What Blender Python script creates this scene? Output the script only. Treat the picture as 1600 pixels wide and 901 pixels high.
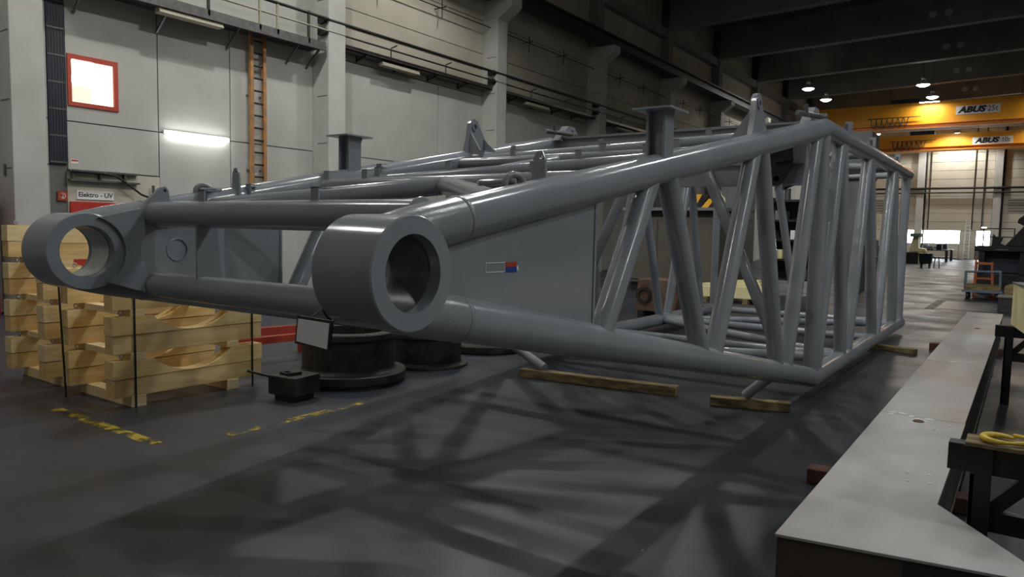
import bpy, bmesh, math, random
from mathutils import Vector, Matrix
random.seed(7)
sc = bpy.context.scene
for o in list(bpy.data.objects):
    bpy.data.objects.remove(o)
COL = sc.collection
PI = math.pi

# ------------------------------------------------------------------ camera
def add_camera():
    yaw, pitch, roll, fpx = 0.6159, 0.0796, 0.0201, 1135.7
    fwd = Vector((-math.sin(yaw)*math.cos(pitch), math.cos(yaw)*math.cos(pitch), -math.sin(pitch)))
    right = Vector((math.cos(yaw), math.sin(yaw), 0))
    up = right.cross(fwd)
    r2 = math.cos(roll)*right + math.sin(roll)*up
    u2 = -math.sin(roll)*right + math.cos(roll)*up
    m = Matrix(((r2.x, u2.x, -fwd.x, 0), (r2.y, u2.y, -fwd.y, 0), (r2.z, u2.z, -fwd.z, 1.648), (0, 0, 0, 1)))
    cd = bpy.data.cameras.new('camera')
    cd.sensor_width = 36
    cd.lens = fpx/1600*36
    cd.clip_end = 300
    c = bpy.data.objects.new('camera', cd)
    COL.objects.link(c)
    c.matrix_world = m
    sc.camera = c
add_camera()

# ------------------------------------------------------------------ world / exposure
w = bpy.data.worlds.new('world')
sc.world = w
w.use_nodes = True
w.node_tree.nodes['Background'].inputs[0].default_value = (0.8, 0.9, 1.0, 1)
w.node_tree.nodes['Background'].inputs[1].default_value = 0.6
sc.view_settings.view_transform = 'Standard'
sc.view_settings.look = 'None'
sc.view_settings.gamma = 1
sc.view_settings.exposure = 0.0
sc.view_settings.use_curve_mapping = False

# high bay lamps, hall rows and added fill: (x, y, watts)
LAMPS_NEAR = [(-11.0, 2.5, 900), (-11.0, 8.5, 1900), (-11.0, 15.0, 1400), (-5.35, 2.0, 550), (-5.35, 9.5, 2700), (-5.35, 16.0, 1100),
              (0.3, 9.0, 1200), (0.3, 15.5, 900), (5.95, 8.0, 1300), (5.95, 2.0, 700), (-5.35, -4.0, 1000), (11.6, 8.0, 1900), (11.6, 2.0, 1300)]  # far right row and the lamp behind the camera are added fill
LAMPS_FAR = [(-11.1, 45.3, 600), (-11.0, 49.4, 600), (-5.4, 47.2, 500), (-5.35, 51.5, 700), (-5.27, 64.4, 1500),
             (-10.97, 67.7, 2400), (-5.3, 69.9, 3200), (0.3, 47.2, 400), (0.3, 66.0, 2200), (-9.0, 60.5, 1800), (-1.0, 60.5, 1800)]  # last pair, hidden behind the large crane, is added to brighten the far end
LAMP_Z = 10.25

# ------------------------------------------------------------------ materials
MATS = {}
def mat(name, c1, c2=None, scale=4.0, rough=0.6, metal=0.0, bump=0.0, bscale=None, r2=None, detail=5, stretch=(1, 1, 1),
        lo=0.35, hi=0.65, spec=0.5, coat=0.0):
    m = bpy.data.materials.new(name)
    m.use_nodes = True
    nt = m.node_tree
    b = nt.nodes['Principled BSDF']
    b.inputs['Base Color'].default_value = (*c1, 1)
    b.inputs['Roughness'].default_value = rough
    b.inputs['Metallic'].default_value = metal
    b.inputs['Specular IOR Level'].default_value = spec
    b.inputs['Coat Weight'].default_value = coat
    tc = nt.nodes.new('ShaderNodeTexCoord')
    mp = nt.nodes.new('ShaderNodeMapping')
    mp.inputs['Scale'].default_value = stretch
    nt.links.new(tc.outputs['Object'], mp.inputs['Vector'])
    if c2 is not None:
        n = nt.nodes.new('ShaderNodeTexNoise')
        n.inputs['Scale'].default_value = scale
        n.inputs['Detail'].default_value = detail
        n.inputs['Roughness'].default_value = 0.6
        nt.links.new(mp.outputs[0], n.inputs['Vector'])
        cr = nt.nodes.new('ShaderNodeValToRGB')
        cr.color_ramp.elements[0].position = lo
        cr.color_ramp.elements[1].position = hi
        cr.color_ramp.elements[0].color = (*c1, 1)
        cr.color_ramp.elements[1].color = (*c2, 1)
        nt.links.new(n.outputs['Fac'], cr.inputs[0])
        nt.links.new(cr.outputs[0], b.inputs['Base Color'])
        if r2 is not None:
            mr = nt.nodes.new('ShaderNodeMapRange')
            mr.inputs['From Min'].default_value = lo
            mr.inputs['From Max'].default_value = hi
            mr.inputs['To Min'].default_value = rough
            mr.inputs['To Max'].default_value = r2
            nt.links.new(n.outputs['Fac'], mr.inputs['Value'])
            nt.links.new(mr.outputs[0], b.inputs['Roughness'])
    if bump > 0:
        n2 = nt.nodes.new('ShaderNodeTexNoise')
        n2.inputs['Scale'].default_value = bscale or scale*8
        n2.inputs['Detail'].default_value = 4
        nt.links.new(mp.outputs[0], n2.inputs['Vector'])
        bp = nt.nodes.new('ShaderNodeBump')
        bp.inputs['Strength'].default_value = bump
        bp.inputs['Distance'].default_value = 0.02
        nt.links.new(n2.outputs['Fac'], bp.inputs['Height'])
        nt.links.new(bp.outputs[0], b.inputs['Normal'])
    MATS[name] = m
    return m
def emit(name, col, strength):
    m = bpy.data.materials.new(name)
    m.use_nodes = True
    b = m.node_tree.nodes['Principled BSDF']
    b.inputs['Base Color'].default_value = (0.8, 0.8, 0.8, 1)
    b.inputs['Emission Color'].default_value = (*col, 1)
    b.inputs['Emission Strength'].default_value = strength
    MATS[name] = m

mat('wall_white', (0.41, 0.415, 0.385), (0.48, 0.485, 0.455), 0.7, 0.85, bump=0.05, bscale=3)
mat('wall_cream', (0.46, 0.43, 0.35), (0.56, 0.53, 0.44), 0.5, 0.9, bump=0.05, bscale=3)
mat('joint_grey', (0.16, 0.16, 0.15), rough=0.9)
mat('concrete', (0.46, 0.46, 0.43), (0.54, 0.54, 0.51), 1.2, 0.85, bump=0.08, bscale=6)
mat('roof_dark', (0.17, 0.17, 0.16), (0.22, 0.22, 0.20), 1.0, 0.8)
mat('roof_beam', (0.20, 0.20, 0.19), (0.26, 0.26, 0.24), 0.8, 0.85)
mat('navy', (0.012, 0.016, 0.028), (0.02, 0.026, 0.04), 3, 0.5)
mat('black_steel', (0.012, 0.012, 0.013), (0.03, 0.029, 0.028), 5, 0.45, r2=0.6, metal=0.3, bump=0.05)
mat('dark_steel', (0.045, 0.043, 0.04), (0.075, 0.068, 0.06), 6, 0.45, r2=0.65, metal=0.6, bump=0.1)
mat('dull_steel', (0.11, 0.11, 0.11), (0.17, 0.165, 0.16), 8, 0.4, metal=0.5)
mat('bright_steel', (0.45, 0.45, 0.45), (0.6, 0.6, 0.6), 12, 0.3, metal=0.9)
mat('boom_grey', (0.245, 0.263, 0.285), (0.275, 0.291, 0.313), 2.2, 0.14, r2=0.20, bump=0.02, bscale=45, spec=0.6)
mat('boom_rough', (0.235, 0.245, 0.255), (0.27, 0.28, 0.29), 60, 0.20, bump=0.09, bscale=90)
mat('wood_pale', (0.78, 0.52, 0.19), (0.92, 0.70, 0.34), 2.2, 0.75, bump=0.12, bscale=30, stretch=(6, 0.8, 9))
mat('wood_low', (0.70, 0.46, 0.17), (0.84, 0.62, 0.30), 1.7, 0.75, bump=0.12, bscale=30, stretch=(6, 0.9, 8))
mat('wood_cut', (0.90, 0.74, 0.44), (0.80, 0.60, 0.28), 5, 0.8, bump=0.1, stretch=(6, 1, 6))
mat('wood_old', (0.10, 0.07, 0.035), (0.30, 0.22, 0.10), 5, 0.85, bump=0.4, bscale=30, stretch=(1, 4, 4))
mat('wood_red', (0.075, 0.03, 0.018), (0.16, 0.07, 0.04), 6, 0.8, bump=0.3)
mat('red_paint', (0.42, 0.02, 0.015), (0.5, 0.03, 0.02), 3, 0.5)
mat('red_frame', (0.40, 0.045, 0.02), (0.46, 0.06, 0.03), 3, 0.55)
mat('orange_paint', (0.60, 0.20, 0.02), (0.66, 0.25, 0.03), 1.2, 0.5)
mat('crane_yellow', (0.80, 0.33, 0.012), (0.86, 0.38, 0.018), 0.7, 0.5)
mat('ladder_orange', (0.50, 0.22, 0.06), (0.26, 0.16, 0.09), 6, 0.6)
mat('safety_yellow', (0.72, 0.52, 0.04), (0.5, 0.36, 0.04), 12, 0.5)
mat('cream_paint', (0.66, 0.60, 0.30), (0.72, 0.66, 0.36), 2, 0.5)
mat('cream_light', (0.74, 0.66, 0.36), (0.8, 0.72, 0.42), 2, 0.5)
mat('sign_white', (0.8, 0.8, 0.78), rough=0.5)
mat('text_black', (0.015, 0.015, 0.02), rough=0.6)
mat('sticker_blue', (0.02, 0.06, 0.32), rough=0.4)
mat('sticker_red', (0.5, 0.06, 0.03), rough=0.4)
mat('rust_plate', (0.10, 0.052, 0.036), (0.17, 0.11, 0.08), 3.5, 0.7, bump=0.15)
mat('machine_tan', (0.085, 0.075, 0.062), (0.11, 0.098, 0.08), 1.2, 0.6)
mat('machine_grey', (0.15, 0.16, 0.17), (0.19, 0.20, 0.21), 1.2, 0.6)
mat('machine_green', (0.02, 0.05, 0.045), (0.035, 0.07, 0.06), 3, 0.5)
mat('blue_grey', (0.10, 0.14, 0.19), (0.14, 0.18, 0.22), 4, 0.5)
mat('alu', (0.62, 0.63, 0.64), rough=0.4, metal=0.2)
mat('primer_brown', (0.055, 0.044, 0.038), (0.085, 0.066, 0.055), 3, 0.5)
mat('hazard_orange', (0.85, 0.42, 0.03), rough=0.5)
mat('stud_white', (0.75, 0.75, 0.74), rough=0.4)
mat('stool_orange', (0.42, 0.11, 0.03), (0.36, 0.08, 0.02), 4, 0.5)
mat('paper', (0.90, 0.90, 0.92), (0.80, 0.81, 0.84), 3, 0.35)
mat('fixture_cream', (0.36, 0.34, 0.26), rough=0.6)
mat('cable_black', (0.012, 0.012, 0.012), rough=0.6)
emit('lamp_glow', (1.0, 0.98, 0.94), 30)
emit('tube_glow', (1.0, 1.0, 0.97), 14)
emit('room_glow', (1.0, 0.96, 0.82), 1.15)
emit('daylight', (0.92, 0.97, 1.0), 14)
emit('beige_glow', (0.95, 0.82, 0.55), 0.62)

# beam top: primer grey with rust tint, scuffs and chalk
def beam_mat():
    m = mat('beam_primer', (0.31, 0.30, 0.29), (0.42, 0.41, 0.40), 2.6, 0.36, r2=0.52, bump=0.04, bscale=40, stretch=(1, 0.6, 1))
    nt = m.node_tree
    b = nt.nodes['Principled BSDF']
    src = b.inputs['Base Color'].links[0].from_socket
    tc = nt.nodes['Texture Coordinate']
    n = nt.nodes.new('ShaderNodeTexNoise'); n.inputs['Scale'].default_value = 0.9; n.inputs['Detail'].default_value = 3
    nt.links.new(tc.outputs['Object'], n.inputs['Vector'])
    cr = nt.nodes.new('ShaderNodeValToRGB')
    cr.color_ramp.elements[0].position = 0.52; cr.color_ramp.elements[0].color = (0, 0, 0, 1)
    cr.color_ramp.elements[1].position = 0.68; cr.color_ramp.elements[1].color = (0.7, 0.7, 0.7, 1)
    nt.links.new(n.outputs['Fac'], cr.inputs[0])
    mx = nt.nodes.new('ShaderNodeMix'); mx.data_type = 'RGBA'
    nt.links.new(cr.outputs[0], mx.inputs[0])
    nt.links.new(src, mx.inputs[6])
    mx.inputs[7].default_value = (0.36, 0.29, 0.23, 1)
    nt.links.new(mx.outputs[2], b.inputs['Base Color'])
beam_mat()

def floor_mat():
    m = bpy.data.materials.new('floor_concrete'); m.use_nodes = True
    nt = m.node_tree; N = nt.nodes; L = nt.links
    b = N['Principled BSDF']
    tc = N.new('ShaderNodeTexCoord')
    def noise(scale, detail=5, rough=0.6, st=None):
        n = N.new('ShaderNodeTexNoise'); n.inputs['Scale'].default_value = scale; n.inputs['Detail'].default_value = detail
        n.inputs['Roughness'].default_value = rough
        if st:
            mp = N.new('ShaderNodeMapping'); mp.inputs['Scale'].default_value = st; L.new(tc.outputs['Object'], mp.inputs[0]); L.new(mp.outputs[0], n.inputs['Vector'])
        else:
            L.new(tc.outputs['Object'], n.inputs['Vector'])
        return n.outputs['Fac']
    def ramp(f, a, bb, ca, cb):
        r = N.new('ShaderNodeValToRGB'); r.color_ramp.elements[0].position = a; r.color_ramp.elements[1].position = bb
        r.color_ramp.elements[0].color = (*ca, 1); r.color_ramp.elements[1].color = (*cb, 1); L.new(f, r.inputs[0]); return r.outputs[0]
    def mix(f, a, bb, mode='MIX'):
        x = N.new('ShaderNodeMix'); x.data_type = 'RGBA'; x.blend_type = mode
        if hasattr(f, 'is_linked'): L.new(f, x.inputs[0])
        else: x.inputs[0].default_value = f
        for i, s in ((6, a), (7, bb)):
            if hasattr(s, 'is_linked'): L.new(s, x.inputs[i])
            else: x.inputs[i].default_value = (*s, 1)
        return x.outputs[2]
    base = ramp(noise(0.55, 6), 0.3, 0.7, (0.021, 0.023, 0.027), (0.045, 0.048, 0.055))
    fine = ramp(noise(7, 6, 0.7), 0.3, 0.75, (0.72, 0.72, 0.72), (1.12, 1.12, 1.12))
    col = mix(1.0, base, fine, 'MULTIPLY')
    # blue sealer that remains on the aisle left of a darker strip along the hall
    sep = N.new('ShaderNodeSeparateXYZ'); L.new(tc.outputs['Object'], sep.inputs[0])
    wob = N.new('ShaderNodeMath'); wob.operation = 'MULTIPLY_ADD'; L.new(noise(1.3, 4), wob.inputs[0]); wob.inputs[1].default_value = 0.25; L.new(sep.outputs['X'], wob.inputs[2])
    def mr(v, a, bb):
        r = N.new('ShaderNodeMapRange'); r.interpolation_type = 'SMOOTHSTEP'
        r.inputs['From Min'].default_value = a; r.inputs['From Max'].default_value = bb; L.new(v, r.inputs['Value']); return r.outputs[0]
    strip_a = mr(wob.outputs[0], -4.02, -3.94); strip_b = mr(wob.outputs[0], -3.35, -3.2)
    sub = N.new('ShaderNodeMath'); sub.operation = 'SUBTRACT'; L.new(strip_a, sub.inputs[0]); L.new(strip_b, sub.inputs[1])
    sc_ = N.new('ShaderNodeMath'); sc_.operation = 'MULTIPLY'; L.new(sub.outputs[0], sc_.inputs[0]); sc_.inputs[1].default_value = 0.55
    inv = N.new('ShaderNodeMath'); inv.operation = 'SUBTRACT'; inv.inputs[0].default_value = 1.0; L.new(strip_a, inv.inputs[1])
    bl = N.new('ShaderNodeMath'); bl.operation = 'MULTIPLY'; L.new(inv.outputs[0], bl.inputs[0]); L.new(noise(0.9, 3), bl.inputs[1])
    col = mix(bl.outputs[0], col, (0.044, 0.054, 0.074))
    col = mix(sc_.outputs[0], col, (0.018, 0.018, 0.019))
    # white chips and scratches
    v = N.new('ShaderNodeTexVoronoi'); v.inputs['Scale'].default_value = 2.2; v.feature = 'F1'; L.new(tc.outputs['Object'], v.inputs['Vector'])
    chips = N.new('ShaderNodeMath'); chips.operation = 'LESS_THAN'; L.new(v.outputs['Distance'], chips.inputs[0]); chips.inputs[1].default_value = 0.016
    col = mix(chips.outputs[0], col, (0.45, 0.45, 0.43))
    L.new(col, b.inputs['Base Color'])
    r = ramp(noise(0.8, 5), 0.3, 0.7, (0.27,)*3, (0.56,)*3)
    L.new(r, b.inputs['Roughness'])
    bp = N.new('ShaderNodeBump'); bp.inputs['Strength'].default_value = 0.06; bp.inputs['Distance'].default_value = 0.02
    L.new(noise(25, 5), bp.inputs['Height']); L.new(bp.outputs[0], b.inputs['Normal'])
    MATS['floor_concrete'] = m
floor_mat()

def worn_line_mat():
    m = mat('worn_yellow', (0.50, 0.36, 0.02), (0.42, 0.30, 0.03), 9, 0.6)
    nt = m.node_tree; b = nt.nodes['Principled BSDF']
    n = nt.nodes.new('ShaderNodeTexNoise'); n.inputs['Scale'].default_value = 5; n.inputs['Detail'].default_value = 8; n.inputs['Roughness'].default_value = 0.7
    nt.links.new(nt.nodes['Texture Coordinate'].outputs['Object'], n.inputs['Vector'])
    r = nt.nodes.new('ShaderNodeValToRGB'); r.color_ramp.elements[0].position = 0.47; r.color_ramp.elements[1].position = 0.56
    nt.links.new(n.outputs['Fac'], r.inputs[0]); nt.links.new(r.outputs[0], b.inputs['Alpha'])
worn_line_mat()

# ------------------------------------------------------------------ mesh builder
class MB:
    def __init__(s): s.v = []; s.f = []
    def _add(s, vs, fs):
        n = len(s.v); s.v += [tuple(x) for x in vs]; s.f += [tuple(i+n for i in f) for f in fs]; return s
    def box(s, x0, y0, z0, x1, y1, z1):
        x0, x1 = sorted((x0, x1)); y0, y1 = sorted((y0, y1)); z0, z1 = sorted((z0, z1))
        vs = [(x0,y0,z0),(x1,y0,z0),(x1,y1,z0),(x0,y1,z0),(x0,y0,z1),(x1,y0,z1),(x1,y1,z1),(x0,y1,z1)]
        return s._add(vs, [(0,3,2,1),(4,5,6,7),(0,1,5,4),(1,2,6,5),(2,3,7,6),(3,0,4,7)])
    def bar(s, p0, p1, wdt, hgt, up=(0, 0, 1)):
        p0, p1 = Vector(p0), Vector(p1); d = (p1-p0).normalized(); u = Vector(up)
        a = d.cross(u)
        if a.length < 1e-4: a = d.cross(Vector((1, 0, 0)))
        a.normalize(); u = a.cross(d).normalized()
        vs = [p+sa*a*wdt/2+su*u*hgt/2 for p in (p0, p1) for sa, su in ((-1,-1),(1,-1),(1,1),(-1,1))]
        return s._add(vs, [(0,1,2,3),(7,6,5,4),(0,4,5,1),(1,5,6,2),(2,6,7,3),(3,7,4,0)])
    def path(s, pts, r, n=16, caps=True, closed=False):
        pts = [Vector(p) for p in pts]; m = len(pts)
        rs = r if isinstance(r, (list, tuple)) else [r]*m
        rings = []; ref = None
        for i, p in enumerate(pts):
            if closed: t0 = (p-pts[i-1]).normalized(); t1 = (pts[(i+1) % m]-p).normalized()
            else:
                t0 = (p-pts[i-1]).normalized() if i else None; t1 = (pts[i+1]-p).normalized() if i < m-1 else None
                t0 = t0 or t1; t1 = t1 or t0
            t = (t0+t1).normalized()
            if ref is None:
                ref = t.orthogonal().normalized() if abs(t.z) > .95 else t.cross(Vector((0, 0, 1))).normalized()
            a = (ref - t*ref.dot(t)).normalized(); ref = a
            b = t.cross(a)
            k = 1/max(0.3, t.dot(t0))
            # mitre: stretch along the bend direction
            bd = (t1-t0); bd = bd.normalized() if bd.length > 1e-5 else None
            ring = []
            for j in range(n):
                th = 2*PI*j/n; o = a*math.cos(th)+b*math.sin(th)
                if bd is not None: o = o + bd*(o.dot(bd))*(k-1)
                ring.append(p+o*rs[i])
            rings.append(ring)
        vs = [q for rg in rings for q in rg]; fs = []
        for i in range(m if closed else m-1):
            i2 = (i+1) % m
            for j in range(n):
                fs.append((i*n+j, i*n+(j+1) % n, i2*n+(j+1) % n, i2*n+j))
        if caps and not closed:
            fs.append(tuple(reversed(range(n)))); fs.append(tuple((m-1)*n+j for j in range(n)))
        return s._add(vs, fs)
    def tube(s, p0, p1, r, n=16, caps=True): return s.path([p0, p1], r, n, caps)
    def lathe(s, prof, c, n=32, axis='Z', closed=False):
        c = Vector(c); vs = []; m = len(prof)
        for j in range(n):
            th = 2*PI*j/n; cs, sn = math.cos(th), math.sin(th)
            for r, h in prof:
                if axis == 'Z': vs.append(c+Vector((r*cs, r*sn, h)))
                elif axis == 'X': vs.append(c+Vector((h, r*cs, r*sn)))
                else: vs.append(c+Vector((r*sn, h, r*cs)))
        fs = []
        for j in range(n):
            j2 = (j+1) % n
            for i in range(m if closed else m-1):
                i2 = (i+1) % m
                fs.append((j*m+i, j2*m+i, j2*m+i2, j*m+i2))
        return s._add(vs, fs)
    def prism(s, poly, fn, a, b):
        # poly: 2D points (may be concave, ear-clipped by blender), fn(u, v, w) -> xyz
        n = len(poly)
        vs = [fn(u, v, a) for u, v in poly]+[fn(u, v, b) for u, v in poly]
        fs = [tuple(reversed(range(n))), tuple(range(n, 2*n))]+[(i, (i+1) % n, n+(i+1) % n, n+i) for i in range(n)]
        return s._add(vs, fs)
    def plate_hole(s, outer, hc, hr, fn, a, b, n=20):
        # flat plate with a round hole: outer polygon star-shaped about hc
        def hit(th):
            d = (math.cos(th), math.sin(th)); best = None
            for i in range(len(outer)):
                p, q = outer[i], outer[(i+1) % len(outer)]
                ex, ey = q[0]-p[0], q[1]-p[1]; den = d[0]*ey-d[1]*ex
                if abs(den) < 1e-9: continue
                t = ((p[0]-hc[0])*ey-(p[1]-hc[1])*ex)/den; u = ((p[0]-hc[0])*d[1]-(p[1]-hc[1])*d[0])/den
                if t > 0 and -1e-6 <= u <= 1+1e-6: best = t if best is None else max(best, t)
            return best
        ths = sorted([2*PI*i/n for i in range(n)]+[math.atan2(p[1]-hc[1], p[0]-hc[0]) % (2*PI) for p in outer])
        P = []
        for th in ths:
            t = hit(th) or hr*1.5
            P.append(((hc[0]+hr*math.cos(th), hc[1]+hr*math.sin(th)), (hc[0]+t*math.cos(th), hc[1]+t*math.sin(th))))
        m = len(P)
        vs = []
        for wv in (a, b):
            for i, o in P: vs += [fn(*i, wv), fn(*o, wv)]
        fs = []
        for i in range(m):
            k = (i+1) % m
            fs.append((2*i, 2*k, 2*k+1, 2*i+1)); fs.append((2*m+2*i, 2*m+2*i+1, 2*m+2*k+1, 2*m+2*k))
            fs.append((2*i+1, 2*k+1, 2*m+2*k+1, 2*m+2*i+1)); fs.append((2*i, 2*m+2*i, 2*m+2*k, 2*k))
        return s._add(vs, fs)
    def build(s, name, material, parent=None, smooth=False, bevel=0, angle=35):
        me = bpy.data.meshes.new(name)
        me.from_pydata(s.v, [], s.f)
        bm = bmesh.new(); bm.from_mesh(me); bmesh.ops.recalc_face_normals(bm, faces=bm.faces); bm.to_mesh(me); bm.free()
        me.materials.append(MATS[material])
        if smooth:
            me.polygons.foreach_set('use_smooth', [True]*len(me.polygons))
            me.set_sharp_from_angle(angle=math.radians(angle))
        o = bpy.data.objects.new(name, me)
        COL.objects.link(o)
        attach(o, parent)
        if bevel:
            bv = o.modifiers.new('bevel', 'BEVEL'); bv.width = bevel; bv.segments = 2; bv.limit_method = 'ANGLE'
        return o
def attach(o, parent):
    if parent is not None:
        o.parent = parent
        if parent.type == 'EMPTY': o.matrix_parent_inverse = Matrix.Translation(-parent.location)
def tag(o, label, cat, group=None):
    o['label'] = label; o['category'] = cat
    if group: o['group'] = group
    return o
def thing(name, label, cat, loc, group=None):
    o = bpy.data.objects.new(name, None); COL.objects.link(o); o.location = loc; o.empty_display_size = 0.2
    return tag(o, label, cat, group)
def struct(o): o['kind'] = 'structure'; return o
def share(src, name, parent, loc=(0, 0, 0)):
    o = src.copy(); o.name = name; COL.objects.link(o); o.location = loc
    o.parent = None; attach(o, parent); return o
def copy_tree(root, delta, label=None):
    def rec(o, par):
        c = o.copy(); COL.objects.link(c); c.parent = par
        for ch in list(o.children): rec(ch, c)
        return c
    r = rec(root, None); r.location = Vector(root.location)+Vector(delta)
    if label: r['label'] = label
    return r
def text(body, loc, size, material, parent, name='lettering', rot=(PI/2, 0, 0), shear=0.0, off=0.0, ext=0.002, sx=1.0):
    cu = bpy.data.curves.new(name, 'FONT'); cu.body = body; cu.size = size; cu.shear = shear; cu.offset = off; cu.extrude = ext
    cu.align_x = 'CENTER'; cu.align_y = 'CENTER'; cu.resolution_u = 3
    t = bpy.data.objects.new(name, cu); COL.objects.link(t)
    dg = bpy.context.evaluated_depsgraph_get()
    me = bpy.data.meshes.new_from_object(t.evaluated_get(dg)); bpy.data.objects.remove(t)
    mw = Matrix.Translation(loc) @ Matrix.Rotation(rot[2], 4, 'Z') @ Matrix.Rotation(rot[0], 4, 'X') @ Matrix.Diagonal((sx, 1, 1, 1))
    me.transform(mw); me.materials.clear(); me.materials.append(MATS[material])
    o = bpy.data.objects.new(name, me); COL.objects.link(o); attach(o, parent); return o

# ================================================================== SETTING
XW, XC = -14.9, -14.3          # left wall face, column face
PITCH = 6.91
YF = 72.0                      # far wall
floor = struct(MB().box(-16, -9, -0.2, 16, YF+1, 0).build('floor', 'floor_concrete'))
# steel cover plates in the floor of the far aisle
MB().box(-1.70, 19.85, 0.0, -0.62, 22.5, 0.006).build('cover_plate', 'dull_steel', floor)
MB().box(-1.93, 19.7, 0.0, -1.74, 22.7, 0.004).build('cover_strip', 'dark_steel', floor)

# --- left wall
wall_left = struct(MB().box(XW-0.3, -9, 0, XW-0.03, YF, 13.2).build('wall_left', 'joint_grey'))
def col_y(k): return 5.31+PITCH*k            # near edge of column k
proto = {}
def wpanel(y0, y1, z0, z1, m='wall_white', x0=XW-0.03, x1=XW):
    g = 0.012
    return MB().box(x0, y0+g, z0+g, x1, y1-g, z1-g).build('panel', m, wall_left)
for k in range(-2, 10):
    a, b = col_y(k)+0.54, col_y(k+1)
    b = min(b, YF)
    if k == 0:
        seams = [6.44, 8.22, 9.89, b]
        wpanel(a, 6.13, 0, 2.7); wpanel(a, 6.13, 2.7, 3.55); wpanel(a, 6.13, 3.55, 6.0)
        for i, (y0, y1) in enumerate(zip(seams, seams[1:])):
            zb = 2.62 if i == 0 else 0.0
            # window opening in the first upper panel
            if i == 0:
                wpanel(y0, y1, zb, 3.54)
                MB().box(XW-0.03, y0+.012, 3.552, XW, 6.49, 5.988).box(XW-0.03, 7.38, 3.552, XW, y1-.012, 5.988).box(XW-0.03, 6.49, 3.552, XW, 7.38, 3.85).box(XW-0.03, 6.49, 4.77, XW, 7.38, 5.988).build('panel', 'wall_white', wall_left)
                wpanel(y0-0.02, 8.3, 0, 2.62, 'wall_cream', XW-0.03, XW-0.012)
            else:
                wpanel(y0, y1, zb, 3.54); wpanel(y0, y1, 3.54, 6.0)
        zz = [6.0, 7.3, 8.4, 9.5, 10.9, 12.9]
    else:
        n = 2
        cut = [a, a+(b-a)*0.66, b]
        for y0, y1 in zip(cut, cut[1:]):
            wpanel(y0, y1, 0, 3.54); wpanel(y0, y1, 3.54, 6.0)
        zz = [6.0, 6.85, 7.35, 8.4, 9.5, 10.9, 12.9]
    for z0, z1 in zip(zz, zz[1:]): wpanel(a, b, z0, z1, 'wall_white' if k < 1 else 'wall_cream')
# columns with corbels, upper columns, runway
colp = corb = upc = None
for k in range(-2, 10):
    y0 = col_y(k)
    if colp is None:
        colp = MB().box(XW-0.05, 0, 0, XC, 0.54, 8.45).build('column', 'concrete', wall_left, bevel=0.015)
        colp.location = (0, y0, 0)
        corb = MB().prism([(XW-0.05, 8.45), (XC, 8.45), (XC+0.02, 8.4), (XC+0.55, 8.75), (XC+0.55, 9.0), (XW-0.05, 9.0)], lambda u, v, t: (u, t, v), 0, 0.54).build('corbel', 'concrete', wall_left)
        corb.location = (0, y0, 0)
        upc = MB().box(XW-0.05, 0, 9.0, XW+0.4, 0.54, 12.9).build('upper_column', 'roof_beam', wall_left)
        upc.location = (0, y0, 0)
        dash = MB().box(XC-0.42, -0.004, -0.012, XC-0.06, 0.01, 0.012).build('form_joint', 'joint_grey', wall_left)
        dash.location = (0, y0, 1.35)
    else:
        share(colp, 'column', wall_left, (0, y0, 0)); share(corb, 'corbel', wall_left, (0, y0, 0)); share(upc, 'upper_column', wall_left, (0, y0, 0))
    for z in (2.55, 3.72, 4.88, 6.05, 7.2):
        share(dash, 'form_joint', wall_left, (0, y0, z))
    # dark wall boxes carrying the pipes on the column face
    if k >= 1:
        for z in (6.62, 6.34): MB().box(XC-0.30, y0-0.10, z, XC-0.06, y0+0.02, z+0.15).build('pipe_bracket', 'black_steel', wall_left)
mb = MB().box(XC-0.05, -9, 9.0, XC+0.45, YF, 9.08).box(XC+0.17, -9, 9.08, XC+0.23, YF, 9.42).box(XC+0.0, -9, 9.40, XC+0.40, YF, 9.46)
mb.build('runway_beam', 'navy', wall_left)
MB().box(XC+0.16, -9, 9.46, XC+0.24, YF, 9.54).build('crane_rail', 'dark_steel', wall_left)
MB().box(XW, -9, 10.9, XW+0.35, YF, 11.3).build('eaves_beam', 'roof_beam', wall_left)

# dark louvre strip beside the first column
lou = struct(MB().box(XW-0.02, 6.13, 2.72, XW+0.02, 6.43, 8.0).build('trim_1', 'navy'))
for i in range(11):
    z = 2.74+i*0.49
    MB().box(XW+0.02, 6.13, z, XW+0.035, 6.43, z+0.03).build('cross_slat', 'dull_steel', lou)
for i in range(6):
    y = 6.155+i*0.05
    MB().box(XW+0.02, y, 2.72, XW+0.028, y+0.02, 8.0).build('vertical_rib', 'navy', lou)

# lit office window with red frame
win = struct(MB().box(XW-0.9, 6.3, 3.6, XW-0.85, 7.6, 5.0).build('window_1', 'wall_cream'))
fr = MB()
for (ya, yb, za, zb) in ((6.47, 7.40, 3.83, 3.91), (6.47, 7.40, 4.70, 4.79), (6.47, 6.54, 3.91, 4.70), (7.32, 7.40, 3.91, 4.70)):
    fr.box(XW-0.04, ya, za, XW+0.03, yb, zb)
fr.build('window_frame', 'red_frame', win)
MB().box(XW-0.035, 6.54, 3.91, XW-0.02, 7.32, 4.70).build('pane', 'room_glow', win)
MB().box(XW-0.0195, 6.54, 3.93, XW-0.015, 6.90, 4.22).build('interior_wall_glow', 'beige_glow', win)  # flat glowing patch that paints the lit beige wall inside
lt = MB().box(XW-0.019, 6.56, 4.55, XW-0.012, 6.95, 4.68).box(XW-0.019, 6.56, 4.28, XW-0.012, 6.93, 4.40)
lt.build('tube_light', 'tube_glow', win)

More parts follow.
